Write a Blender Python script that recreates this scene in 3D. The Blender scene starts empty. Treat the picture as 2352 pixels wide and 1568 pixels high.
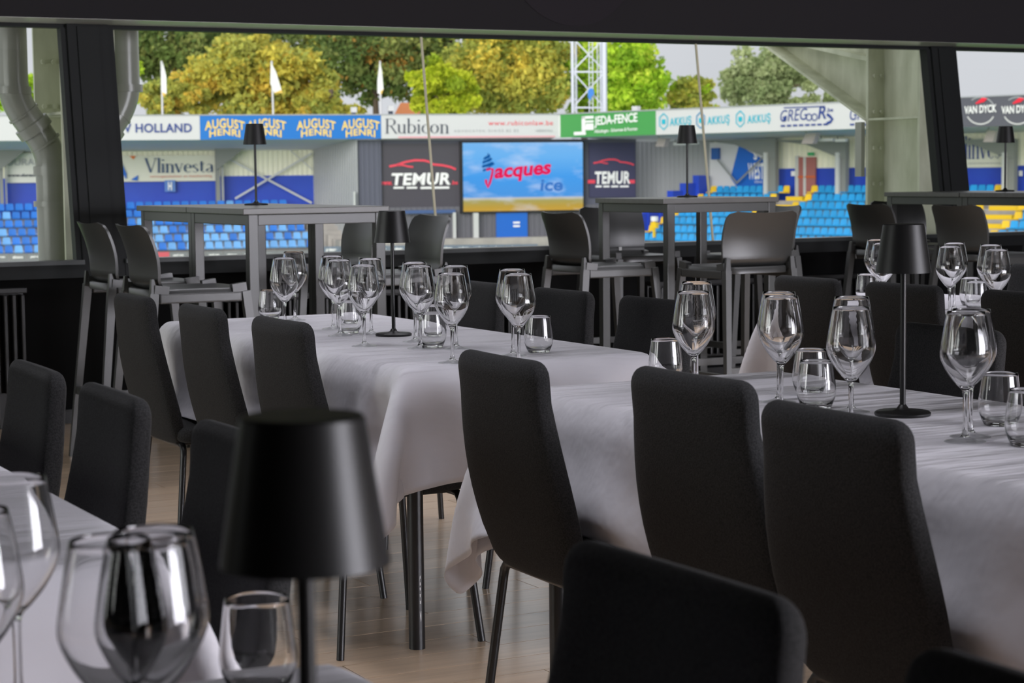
import bpy, bmesh, math, random
import numpy as np
from mathutils import Vector, Matrix
random.seed(7)
rng = np.random.default_rng(7)
SC = bpy.context.scene
COL = SC.collection
PI = math.pi
R = math.radians

# ------------------------------------------------------------------ camera
F_PX, PITCH, ROLL, YAW, CAM_Z = 4531.13, R(4.8312), R(-0.62553), R(27.735), 1.24
FW = Vector((math.sin(YAW)*math.cos(PITCH), math.cos(YAW)*math.cos(PITCH), -math.sin(PITCH)))
_r = Vector((math.cos(YAW), -math.sin(YAW), 0)); _u = _r.cross(FW)
RT = _r*math.cos(ROLL)+_u*math.sin(ROLL); UP = _u*math.cos(ROLL)-_r*math.sin(ROLL)
EYE = Vector((0, 0, CAM_Z))
cd = bpy.data.cameras.new('camera'); cam = bpy.data.objects.new('camera', cd); COL.objects.link(cam)
cam.matrix_world = Matrix(((RT.x, UP.x, -FW.x, EYE.x), (RT.y, UP.y, -FW.y, EYE.y), (RT.z, UP.z, -FW.z, EYE.z), (0, 0, 0, 1)))
cd.sensor_width = 36; cd.lens = F_PX/2352*36; cd.clip_start = .05; cd.clip_end = 600
cd.dof.use_dof = True; cd.dof.focus_distance = 5.0; cd.dof.aperture_fstop = cd.lens/1000/.0070
SC.camera = cam

# ------------------------------------------------------------------ world, sun, lamps, exposure
SC.view_settings.view_transform = 'Standard'; SC.view_settings.look = 'None'
SC.view_settings.gamma = 1; SC.view_settings.use_curve_mapping = False
SC.view_settings.exposure = 0.0
SC.render.film_transparent = False
w = bpy.data.worlds.new('overcast_sky'); SC.world = w; w.use_nodes = True
nt = w.node_tree; nt.nodes.clear()
out = nt.nodes.new('ShaderNodeOutputWorld'); bg = nt.nodes.new('ShaderNodeBackground')
tc = nt.nodes.new('ShaderNodeTexCoord'); nz = nt.nodes.new('ShaderNodeTexNoise'); cr = nt.nodes.new('ShaderNodeValToRGB')
nz.inputs['Scale'].default_value = 2.2; nz.inputs['Detail'].default_value = 4
cr.color_ramp.elements[0].position = .3; cr.color_ramp.elements[0].color = (.60, .62, .66, 1)
cr.color_ramp.elements[1].position = .7; cr.color_ramp.elements[1].color = (.80, .82, .86, 1)
nt.links.new(tc.outputs['Generated'], nz.inputs['Vector']); nt.links.new(nz.outputs['Fac'], cr.inputs['Fac'])
nt.links.new(cr.outputs['Color'], bg.inputs['Color']); nt.links.new(bg.outputs['Background'], out.inputs['Surface'])
bg.inputs['Strength'].default_value = 1.0
sd = bpy.data.lights.new('hazy_sun', 'SUN'); sun = bpy.data.objects.new('hazy_sun', sd); COL.objects.link(sun)
sd.energy = 3.8; sd.angle = R(40); sd.color = (1, .98, .95)
sun.rotation_euler = Vector((.654, .707, -.14)).to_track_quat('-Z', 'Y').to_euler()
def area(name, loc, direction, sx, sy, power, color):
    l = bpy.data.lights.new(name, 'AREA'); o = bpy.data.objects.new(name, l); COL.objects.link(o)
    l.shape = 'RECTANGLE'; l.size = sx; l.size_y = sy; l.energy = power; l.color = color
    o.location = loc; o.rotation_euler = Vector(direction).to_track_quat('-Z', 'Z').to_euler()
    return o
for i in range(1, 5):      # daylight through the glazed wall behind the photographer, to the right
    area('back_window_light', (4.28+i*1.75, -4.4, 1.55), (-.3, 1, -.02), 1.35, 2.1, 200, (.92, .91, 1.0))
for nm_, loc_, sx_, sy_, pw_, sp_ in (('window_side', (4.7, 7.2, 2.79), 4.6, 3.0, 66, 112), ('middle', (5.6, -1.4, 2.79), 2.8, 2.0, 350, 150), ('aisle', (1.55, 3.9, 2.79), .4, 3.6, 14, 76)):   # unseen fill lights added under the ceiling to brighten the room
    o = area('overhead_fill_'+nm_, loc_, (0, 0, -1), sx_, sy_, pw_, (.94, .925, 1.0)); o.data.spread = R(sp_)
for i in range(3):      # fill lights added before the solid left wall to lift left-facing surfaces
    area('left_fill_light', (-3.9, 5.0+i*2.1, 1.5), (1, .25, -.02), 1.6, 1.9, 30, (.97, 1.0, .97)).data.spread = R(110)
cy = SC.cycles
cy.max_bounces = 10; cy.transmission_bounces = 10; cy.transparent_max_bounces = 24; cy.glossy_bounces = 4; cy.diffuse_bounces = 4
cy.sample_clamp_indirect = 4.0

# ------------------------------------------------------------------ pixel rays (photo measurements -> places in the world)
def ray(px, py): return FW+RT*((px-1176)/F_PX)-UP*((py-784)/F_PX)
def atz(px, py, z):
    d = ray(px, py); return EYE+d*((z-CAM_Z)/d.z)
def aty(px, py, y):
    d = ray(px, py); return EYE+d*(y/d.y)
def atx(px, py, x):
    d = ray(px, py); return EYE+d*(x/d.x)

# ------------------------------------------------------------------ materials
MATS = {}
def mat(name, col, rough=.5, metal=0., spec=.5, noise=None, bump=None, sheen=0, trans=0, ior=1.5, emit=None, objrand=0, coat=0, weave=None):
    if name in MATS: return MATS[name]
    m = bpy.data.materials.new(name); m.use_nodes = True; n = m.node_tree.nodes; L = m.node_tree.links
    b = n['Principled BSDF']
    b.inputs['Base Color'].default_value = (*col, 1); b.inputs['Roughness'].default_value = rough
    b.inputs['Metallic'].default_value = metal; b.inputs['Specular IOR Level'].default_value = spec
    b.inputs['IOR'].default_value = ior; b.inputs['Transmission Weight'].default_value = trans
    if sheen: b.inputs['Sheen Weight'].default_value = sheen; b.inputs['Sheen Roughness'].default_value = .4
    if coat: b.inputs['Coat Weight'].default_value = coat; b.inputs['Coat Roughness'].default_value = .17
    if emit: b.inputs['Emission Color'].default_value = (*emit[0], 1); b.inputs['Emission Strength'].default_value = emit[1]
    if noise or bump or weave: co = n.new('ShaderNodeTexCoord')
    src = None
    if noise:       # (scale vector, col2, detail)
        mp = n.new('ShaderNodeMapping'); t = n.new('ShaderNodeTexNoise'); mx = n.new('ShaderNodeMix'); mx.data_type = 'RGBA'
        mp.inputs['Scale'].default_value = noise[0]; t.inputs['Scale'].default_value = 1; t.inputs['Detail'].default_value = noise[2]
        rp = n.new('ShaderNodeValToRGB'); rp.color_ramp.elements[0].position = .35; rp.color_ramp.elements[1].position = .65
        L.new(co.outputs['Object'], mp.inputs['Vector']); L.new(mp.outputs['Vector'], t.inputs['Vector'])
        L.new(t.outputs['Fac'], rp.inputs['Fac']); L.new(rp.outputs['Color'], mx.inputs['Factor'])
        mx.inputs['A'].default_value = (*col, 1); mx.inputs['B'].default_value = (*noise[1], 1)
        src = mx.outputs['Result']; L.new(src, b.inputs['Base Color'])
    if objrand:
        oi = n.new('ShaderNodeObjectInfo'); hs = n.new('ShaderNodeHueSaturation'); mr = n.new('ShaderNodeMapRange')
        mr.inputs['To Min'].default_value = 1-objrand; mr.inputs['To Max'].default_value = 1+objrand
        L.new(oi.outputs['Random'], mr.inputs['Value']); L.new(mr.outputs['Result'], hs.inputs['Value'])
        if src: L.new(src, hs.inputs['Color'])
        else: hs.inputs['Color'].default_value = (*col, 1)
        L.new(hs.outputs['Color'], b.inputs['Base Color'])
    if bump:        # (scale vector, strength, distance)
        mp = n.new('ShaderNodeMapping'); t = n.new('ShaderNodeTexNoise'); bp = n.new('ShaderNodeBump')
        mp.inputs['Scale'].default_value = bump[0]; t.inputs['Scale'].default_value = 1; t.inputs['Detail'].default_value = 3
        bp.inputs['Strength'].default_value = bump[1]; bp.inputs['Distance'].default_value = bump[2]
        L.new(co.outputs['Object'], mp.inputs['Vector']); L.new(mp.outputs['Vector'], t.inputs['Vector'])
        L.new(t.outputs['Fac'], bp.inputs['Height']); L.new(bp.outputs['Normal'], b.inputs['Normal'])
    MATS[name] = m
    return m
BLACK = mat('black_metal', (.012, .012, .013), .38)
LAMPM = mat('lamp_black', (.009, .009, .009), .40, spec=.45)
FABRIC = mat('charcoal_fabric', (.023, .023, .0235), .9, sheen=.06, spec=.08, bump=((420, 420, 420), .5, .002), noise=((300, 300, 300), (.039, .039, .040), 2))
PLAST = mat('black_plastic', (.036, .037, .036), .36, spec=.75, bump=((160, 160, 160), .06, .001))
TOPM = mat('dark_laminate', (.10, .10, .095), .34, noise=((9, 60, 9), (.085, .083, .078), 3))
EDGEM = mat('laminate_edge', (.06, .06, .058), .4)
TFRAME = mat('grey_steel', (.036, .038, .036), .35, spec=.6)
CLOTH = mat('white_cloth', (.66, .65, .69), .72, sheen=.1, spec=.25)
def creases(m):
    n = m.node_tree.nodes; L = m.node_tree.links; b = n['Principled BSDF']; co = n.new('ShaderNodeTexCoord'); prev = None
    for sc, ty, det, st, di in (((1.3, 4.2, 2.6), 'RIDGED_MULTIFRACTAL', 2.5, 1., .085), ((2.4, 12, 9), 'FBM', 3, .9, .05), ((900, 900, 900), 'FBM', 0, .12, .001)):
        mp = n.new('ShaderNodeMapping'); t = n.new('ShaderNodeTexNoise'); bp = n.new('ShaderNodeBump'); t.noise_type = ty
        mp.inputs['Scale'].default_value = sc; mp.inputs['Rotation'].default_value = (0, 0, .12); t.inputs['Scale'].default_value = 1; t.inputs['Detail'].default_value = det
        bp.inputs['Strength'].default_value = st; bp.inputs['Distance'].default_value = di
        L.new(co.outputs['Object'], mp.inputs['Vector']); L.new(mp.outputs['Vector'], t.inputs['Vector']); L.new(t.outputs['Fac'], bp.inputs['Height'])
        ge = n.new('ShaderNodeNewGeometry'); sp = n.new('ShaderNodeSeparateXYZ'); mr = n.new('ShaderNodeMapRange')       # the hanging sides are smoother than the lying top
        mr.inputs['From Min'].default_value = .3; mr.inputs['To Min'].default_value = st*.16; mr.inputs['To Max'].default_value = st
        L.new(ge.outputs['True Normal'], sp.inputs[0]); L.new(sp.outputs['Z'], mr.inputs['Value']); L.new(mr.outputs['Result'], bp.inputs['Strength'])
        if prev: L.new(prev, bp.inputs['Normal'])
        prev = bp.outputs['Normal']
    L.new(prev, b.inputs['Normal'])
creases(CLOTH)
GLASS = mat('clear_glass', (1, 1, 1), 0., trans=1, ior=1.5)
WOOD = mat('oak_plank', (.74, .55, .38), .30, spec=.8, coat=.8, noise=((2.2, 34, 2), (.60, .44, .30), 6), bump=((4, 70, 4), .18, .003), objrand=.16)
WOODB = mat('floor_joint', (.05, .04, .033), .7)
WALLM = mat('black_wall', (.004, .004, .004), .8, spec=.15, bump=((60, 60, 60), .1, .002))
HEADM = mat('dark_bulkhead', (.026, .0245, .027), .85, spec=.1)
CEILM = mat('dark_ceiling', (.03, .03, .03), .8)
SOFF = mat('pale_soffit', (.42, .42, .38), .28)
FRAMEM = mat('dark_aluminium', (.012, .0135, .0138), .55, spec=.25)
SILLM = mat('dark_sill', (.05, .055, .055), .3)
RADM = mat('dark_radiator', (.010, .010, .010), .4)
GALV = mat('weathered_steel', (.64, .66, .50), .55, noise=((7, 7, 2.2), (.46, .48, .34), 5), bump=((30, 30, 30), .15, .004))
PIPE = mat('grey_pvc', (.32, .33, .28), .26)
SEAL = mat('pale_seal', (.62, .58, .42), .5)
LABELM = mat('pale_label', (.5, .5, .48), .5)
WHITE = mat('board_white', (.60, .60, .612), .45)
def glass_pane_mat(ior=1.45):
    m = bpy.data.materials.new('window_glass'); m.use_nodes = True; n = m.node_tree.nodes; L = m.node_tree.links; n.clear()
    o = n.new('ShaderNodeOutputMaterial'); mx = n.new('ShaderNodeMixShader'); t = n.new('ShaderNodeBsdfTransparent'); g = n.new('ShaderNodeBsdfGlossy'); fr = n.new('ShaderNodeFresnel')
    t.inputs['Color'].default_value = (.98, .985, .985, 1); g.inputs['Roughness'].default_value = .0; ge = n.new('ShaderNodeNewGeometry'); mi = n.new('ShaderNodeMix'); mi.inputs['A'].default_value = ior; mi.inputs['B'].default_value = 1/ior; L.new(ge.outputs['Backfacing'], mi.inputs['Factor']); L.new(mi.outputs['Result'], fr.inputs['IOR'])   # a thin sheet reflects alike from both sides
    L.new(fr.outputs['Fac'], mx.inputs['Fac']); L.new(t.outputs['BSDF'], mx.inputs[1]); L.new(g.outputs['BSDF'], mx.inputs[2]); L.new(mx.outputs['Shader'], o.inputs['Surface'])
    return m
PANE = glass_pane_mat()
def flat(name, c, rough=.5): return mat(name, c, rough)

# ------------------------------------------------------------------ mesh helpers
class MB:
    def __init__(s): s.v = []; s.f = []; s.mi = []
    def add(s, vs, fs, mi=0):
        k = len(s.v); s.v += [tuple(v) for v in vs]; s.f += [tuple(i+k for i in f) for f in fs]; s.mi += [mi]*len(fs); return s
    def hexa(s, p, mi=0):   # 8 points: bottom ring, top ring
        return s.add(p, [(3, 2, 1, 0), (4, 5, 6, 7), (0, 1, 5, 4), (1, 2, 6, 5), (2, 3, 7, 6), (3, 0, 4, 7)], mi)
    def box(s, x0, x1, y0, y1, z0, z1, mi=0):
        return s.hexa([(x0, y0, z0), (x1, y0, z0), (x1, y1, z0), (x0, y1, z0), (x0, y0, z1), (x1, y0, z1), (x1, y1, z1), (x0, y1, z1)], mi)
    def cbox(s, x0, x1, y0, y1, z0, z1, b=.004, mi=0):     # chamfered box
        bm = bmesh.new(); bmesh.ops.create_cube(bm, size=1)
        for v in bm.verts: v.co = Vector(((x0+x1)/2+v.co.x*(x1-x0), (y0+y1)/2+v.co.y*(y1-y0), (z0+z1)/2+v.co.z*(z1-z0)))
        bmesh.ops.bevel(bm, geom=bm.edges[:], offset=b, segments=2, affect='EDGES', profile=.7)
        bm.verts.index_update(); s.add([v.co for v in bm.verts], [[v.index for v in f.verts] for f in bm.faces], mi); bm.free(); return s
    def beam(s, p, q, wd, h, up=(0, 0, 1), w2=None, h2=None):
        p = Vector(p); q = Vector(q); d = (q-p).normalized(); a = d.cross(Vector(up))
        if a.length < 1e-5: a = d.cross(Vector((0, 1, 0)))
        a.normalize(); c = a.cross(d); w2 = w2 or wd; h2 = h2 or h
        r = [p+a*x*wd/2+c*y*h/2 for x, y in ((-1, -1), (1, -1), (1, 1), (-1, 1))]+[q+a*x*w2/2+c*y*h2/2 for x, y in ((-1, -1), (1, -1), (1, 1), (-1, 1))]
        return s.hexa(r)
    def tube(s, pts, r, seg=10, cap=True, rr=None):
        pts = [Vector(p) for p in pts]; n = len(pts); vs = []; fs = []; pa = None
        for i, p in enumerate(pts):
            d = (pts[min(i+1, n-1)]-pts[max(i-1, 0)]).normalized()
            a = (pa-d*pa.dot(d)) if pa else d.cross(Vector((0, 0, 1)) if abs(d.z) < .95 else Vector((1, 0, 0)))
            a.normalize(); pa = a; b = d.cross(a); rad = rr[i] if rr else r
            vs += [p+(a*math.cos(2*PI*k/seg)+b*math.sin(2*PI*k/seg))*rad for k in range(seg)]
        for i in range(n-1):
            for k in range(seg): fs.append((i*seg+k, i*seg+(k+1) % seg, (i+1)*seg+(k+1) % seg, (i+1)*seg+k))
        if cap: fs += [tuple(range(seg))[::-1], tuple((n-1)*seg+k for k in range(seg))]
        return s.add(vs, fs)
    def lathe(s, prof, seg=32, cx=0, cy=0, closed=False):
        vs = []; fs = []; n = len(prof)
        for r, z in prof:
            if r < 1e-6: vs.append([(cx, cy, z)])
            else: vs.append([(cx+r*math.cos(2*PI*k/seg), cy+r*math.sin(2*PI*k/seg), z) for k in range(seg)])
        idx = []; flat_ = []
        for ring in vs: idx.append(len(flat_)); flat_ += ring
        for i in range(n-1 if not closed else n):
            j = (i+1) % n; A, B = vs[i], vs[j]; a, b = idx[i], idx[j]
            for k in range(seg):
                k2 = (k+1) % seg
                if len(A) == 1 and len(B) == 1: continue
                if len(A) == 1: fs.append((a, b+k2, b+k))
                elif len(B) == 1: fs.append((a+k, a+k2, b))
                else: fs.append((a+k, a+k2, b+k2, b+k))
        return s.add(flat_, fs)
    def prism(s, poly, org, u, v, n, depth):    # polygon in (u,v) extruded along -n
        P = [org+u*a+v*b for a, b in poly]; Q = [p-n*depth for p in P]; k = len(P)
        return s.add(P+Q, [tuple(range(k)), tuple(range(k, 2*k))[::-1]]+[(i, i+k, (i+1) % k+k, (i+1) % k) for i in range(k)])
    def build(s, name, m, parent=None, smooth=False, angle=35):
        me = bpy.data.meshes.new(name); me.from_pydata(s.v, [], s.f)
        for mm in (m if isinstance(m, (list, tuple)) else [m]): me.materials.append(mm)
        if any(s.mi): me.polygons.foreach_set('material_index', s.mi)
        bm = bmesh.new(); bm.from_mesh(me); bmesh.ops.recalc_face_normals(bm, faces=bm.faces[:]); bm.to_mesh(me); bm.free()
        if smooth:
            me.polygons.foreach_set('use_smooth', [True]*len(me.polygons)); me.set_sharp_from_angle(angle=R(angle))
        return link(name, me, parent)
def link(name, me, parent=None):
    o = bpy.data.objects.new(name, me); COL.objects.link(o)
    if parent is not None: o.parent = parent
    return o
def tag(o, label, cat, group=None, kind=None):
    if label: o['label'] = label
    if cat: o['category'] = cat
    if group: o['group'] = group
    if kind: o['kind'] = kind
    return o
def thing(name, label, cat, loc=(0, 0, 0), rz=0, group=None):
    o = bpy.data.objects.new(name, None); COL.objects.link(o); o.empty_display_size = .1
    o.location = loc; o.rotation_euler = (0, 0, rz); return tag(o, label, cat, group)
def dup(root, loc, rz=0, label=None, group=None, scale=None):
    r = root.copy(); COL.objects.link(r); r.location = loc; r.rotation_euler = (0, 0, rz)
    if scale: r.scale = (scale,)*3
    if label: r['label'] = label
    if group: r['group'] = group
    for ch in list(root.children):
        c = ch.copy(); COL.objects.link(c); c.parent = r
        for g in list(ch.children):
            e = g.copy(); COL.objects.link(e); e.parent = c
    return r
def structure(o, label=None):
    o['kind'] = 'structure'
    if label: o['label'] = label
    return o

# ------------------------------------------------------------------ the room shell
GY = lambda z: 9.905+.153*(z-.83)          # the glazing leans outwards
fl = structure(MB().box(-4, 14, -4.6, 10.0, -.06, -.004).build('floor', WOODB), 'wooden plank floor of the lounge')
pl_me = {}
for r_ in range(47):
    y0 = 2.25+r_*.145; off = (r_*.437) % 1.3
    for c_ in range(-1, 5):
        x0 = .55+off+c_*1.3-.0; x1 = x0+1.3
        if x1 < .6 or x0 > 5.9: continue
        if 'p' not in pl_me:
            mb = MB().box(.0015, 1.2985, .0018, .1432, -.02, 0)
            o = mb.build('plank', WOOD, fl); pl_me['p'] = o.data
        else: o = link('plank', pl_me['p'], fl)
        o.location = (x0, y0, 0)
rest = MB()
for y0, y1, x0, x1 in ((2.25, 2.25+47*.145, 5.7, 13.9), (2.25, 2.25+47*.145, -3.9, .9), (-4.5, 2.24, -3.9, 13.9), (2.25+47*.145+.002, 9.94, -3.9, 13.9)):
    y = y0
    while y < y1-.05:
        rest.box(x0, x1, y, min(y+.1435, y1), -.02, -.0015); y += .145
o = rest.build('plank_field', WOOD, fl); o['kind'] = 'stuff'
structure(MB().box(-4, 14, -4.6, 10.3, 2.82, 2.95).build('ceiling', CEILM), 'dark ceiling')
structure(MB().box(-4, 14, 9.72, 10.3, 2.0335, 2.82).build('wall_header', HEADM), 'dark bulkhead above the window band')
so = structure(MB().add([(-4, 9.725, 2.032), (14, 9.725, 2.032), (14, 10.2, 2.032), (-4, 10.2, 2.032), (-4, 9.725, 2.05), (14, 9.725, 2.05), (14, 10.2, 2.05), (-4, 10.2, 2.05)],
    [(0, 1, 2, 3), (4, 7, 6, 5), (0, 4, 5, 1), (1, 5, 6, 2), (2, 6, 7, 3), (3, 7, 4, 0)]).build('trim_1', SOFF), 'pale soffit strip under the bulkhead')
structure(MB().box(-4, 14, 9.93, 10.12, -.06, .745).build('wall_front', WALLM), 'black wall under the windows')
structure(MB().box(-4.15, -4, -4.6, 10.3, -.06, 2.9).build('wall_left', WALLM), 'dark left wall')
structure(MB().box(14, 14.15, -4.6, 10.3, -.06, 2.9).build('wall_right', WALLM), 'dark right wall')
bw = MB().box(-4, 3.3, -4.75, -4.6, -.06, 2.9).box(3.3, 14, -4.75, -4.6, 2.66, 2.9).box(3.3, 14, -4.75, -4.6, -.06, .4)
for i in range(6): bw.box(3.3+i*1.75, 3.5+i*1.75, -4.75, -4.6, .4, 2.66)
bw.box(12.3, 14, -4.75, -4.6, .4, 2.66)
structure(bw.build('wall_back', WALLM), 'dark back wall with window openings')
structure(MB().box(-4, 14, 9.905, 9.93, 0, .07).build('baseboard_front', BLACK), 'black baseboard under the windows')
disc = MB().lathe([(0, 0), (.42, 0), (.427, .002), (.427, .006), (0, .006)], 64).build('round_speaker', mat('speaker_black', (.0285, .0255, .030), .85, spec=.1), None, True)
disc.rotation_euler = (-PI/2, 0, 0); disc.location = (5.524, 9.7185, 2.493)
for v in disc.data.vertices: v.co.z = .006-v.co.z
disc.rotation_euler = (PI/2, 0, 0)
tag(disc, 'round flat dark disc on the bulkhead above the windows', 'speaker')

# window band: lower frame, posts, panes
def slab(x0, x1, z0, z1, d0, d1, mb):      # box that leans with the glass; d = inward .. outward
    return mb.hexa([(x0, GY(z0)+d0, z0), (x1, GY(z0)+d0, z0), (x1, GY(z0)+d1, z0), (x0, GY(z0)+d1, z0), (x0, GY(z1)+d0, z1), (x1, GY(z1)+d0, z1), (x1, GY(z1)+d1, z1), (x0, GY(z1)+d1, z1)])
posts = [(-2.62, -2.4), (2.735, 2.95), (8.345, 8.53)]
spans = [(-2.4, 2.735, 1), (2.95, 8.345, 3), (8.53, 13.9, 3)]
for wi, (xa, xb, npan) in enumerate(spans):
    wf = structure(slab(xa, xb, 2.012, 2.036, -.02, .05, slab(xa, xb, .745, .83, -.05, .06, MB())).build('window_%d' % (wi+1), FRAMEM), ['window bay left of the left post', 'wide middle window bay', 'window bay right of the right post'][wi])
    slab(xa, xb, .812, .834, -.075, .03, MB()).build('sill', SILLM, wf)
    cuts = [4.75, 6.576] if wi == 1 else ([] if npan == 1 else [10.26, 12.08])
    e = [xa]+cuts+[xb]
    for a, b in zip(e[:-1], e[1:]):
        pn = slab(a+.004, b-.004, .834, 2.012, 0, .0, MB()); me_v = pn.v
        q = MB().add([me_v[0], me_v[1], me_v[5], me_v[4]], [(0, 1, 2, 3)]); q.build('pane', PANE, wf)
    for c in cuts: slab(c-.006, c+.006, .834, 2.012, -.004, .006, MB()).build('joint_seal', SEAL, wf)
    for a, b in ((xa, xa+.03), (xb-.03, xb)): slab(a, b, .834, 2.012, -.03, .04, MB()).build('side_frame', FRAMEM, wf)
for pi_, (a, b) in enumerate(posts):
    p = slab(a, b, .745, 2.034, -.045, .03, MB())
    o = structure(p.build('trim_%d' % (pi_+2), FRAMEM), ['window post out of view', 'dark leaning window post at the left', 'dark leaning window post at the right'][pi_])
    slab(a+.05, b-.055, .76, 2.02, -.054, -.045, MB()).build('cover_panel', FRAMEM, o)
# radiators under the windows
def radiator(x0, x1, z0, z1, label):
    t = thing('radiator', label, 'radiator', ((x0+x1)/2, 9.86, 0)); h = (x1-x0)/2
    MB().cbox(-h, h, .02, .055, z0, z1, .006).build('body', RADM, t)
    MB().cbox(-h, h, -.055, .02, z1-.02, z1+.006, .004).build('top_grille', RADM, t)
    m = MB(); n = int((x1-x0)/.042)
    for i in range(n):
        x = -h+.02+i*(2*h-.04)/max(1, n-1); m.cbox(x-.0085, x+.0085, -.05, .02, z0+.02, z1-.03, .004)
    fr = m.build('fin_row', RADM, t); fr['kind'] = 'stuff'
    MB().box(-h+.1, -h+.14, .0, .065, 0, z0+.02).build('foot', RADM, t); MB().box(h-.14, h-.1, .0, .065, 0, z0+.02).build('foot', RADM, t)
radiator(1.35, 2.43, .16, .70, 'dark ribbed radiator at the left edge of the picture under the window')
radiator(3.3, 5.25, .14, .62, 'dark ribbed radiator behind the left high table')
radiator(6.1, 7.6, .14, .60, 'dark ribbed radiator behind the middle high table')

# ------------------------------------------------------------------ furniture prototypes
def superell(a, b, n, k):       # closed superellipse
    p = []
    for i in range(k):
        t = 2*PI*i/k; c, s = math.cos(t), math.sin(t)
        p.append((a*math.copysign(abs(c)**(2/n), c), b*math.copysign(abs(s)**(2/n), s)))
    return p
def sweep_pad(stations, k=28, n=5):     # stations: (center x, z, tangent angle, half width, half thickness, bow)
    vs = []; fs = []; m = len(stations)
    for (x, z, ang, hw, ht, bow) in stations:
        nx, nz_ = -math.sin(ang), math.cos(ang)      # normal of the profile
        for (a, b) in superell(hw, ht, n, k):
            q = b+bow*(a/.2)**2
            vs.append((x+nx*q, a, z+nz_*q))
    for i in range(m-1):
        for j in range(k): fs.append((i*k+j, i*k+(j+1) % k, (i+1)*k+(j+1) % k, (i+1)*k+j))
    fs += [tuple(range(k))[::-1], tuple((m-1)*k+j for j in range(k))]
    return MB().add(vs, fs)
def round_end(hw, ht, r, steps=6):
    return [(r*math.sin(u*PI/2), hw-r+r*math.cos(u*PI/2), ht*max(.12, math.cos(u*PI/2)**.6)) for u in [i/steps for i in range(steps+1)]]
def make_chair():
    t = thing('dining_chair', None, 'chair')
    # backrest: from under the seat rear up to z .868, leaning back
    st = []; x0, z0, x1, z1 = -.175, .40, -.268, .868
    L = math.hypot(x1-x0, z1-z0); ang = math.atan2(z1-z0, x1-x0)
    def at(s): return x0+(x1-x0)*s-.018*math.sin(PI*s), z0+(z1-z0)*s
    for d, hw, ht in reversed(round_end(.190, .028, .05)): st.append((at(d*-.0+ (0.05-d)/L), hw, ht))
    for i in range(1, 9):
        s = i/9; hw = .190+.030*math.sin(PI*min(1, s*1.15))**.8*(1-s*.55)-.004*s; st.append((at(.05/L+(1-.10/L)*s), hw, .030-.006*s))
    for d, hw, ht in round_end(.188, .024, .036): st.append((at(1-.036/L+d/L), hw, ht))
    sweep_pad([(p[0], p[1], ang, hw, ht, -.010) for p, hw, ht in st], 32, 5).build('backrest', FABRIC, t, True, 50)
    ss = []
    for d, hw, ht in reversed(round_end(.215, .034, .05)): ss.append((-.19+.05-d, hw, ht))
    for i in range(1, 6): ss.append((-.14+.28*i/6, .215+.008*math.sin(PI*i/6), .036))
    for d, hw, ht in round_end(.212, .034, .06): ss.append((.16+d, hw, ht))
    sweep_pad([(x, .435+.02*max(0, x), 0.05, hw, ht, -.004) for x, hw, ht in ss], 32, 4).build('seat', FABRIC, t, True, 50)
    r = .0105
    for sx in (-1, 1):
        for sy in (-1, 1):
            top = Vector((sx*.165, sy*.185, .392)); ft = Vector((sx*.205, sy*.225, 0)); d = (ft-top).normalized()
            pts = [top+Vector((0, -sy*.035, .006)), top+Vector((0, -sy*.012, .004)), top+d*.012+Vector((0, -sy*.001, 0)), top+d*.03, ft]
            MB().tube(pts, r, 10).build('leg', BLACK, t, True, 60)
    f = MB()
    for sx in (-1, 1): f.tube([(sx*.165, -.155, .398), (sx*.165, .155, .398)], r, 10)
    f.tube([(-.165, -.12, .398), (.165, -.12, .398)], r*.8, 8); f.tube([(-.165, .12, .398), (.165, .12, .398)], r*.8, 8)
    f.build('seat_frame', BLACK, t, True, 60)
    return t
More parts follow.
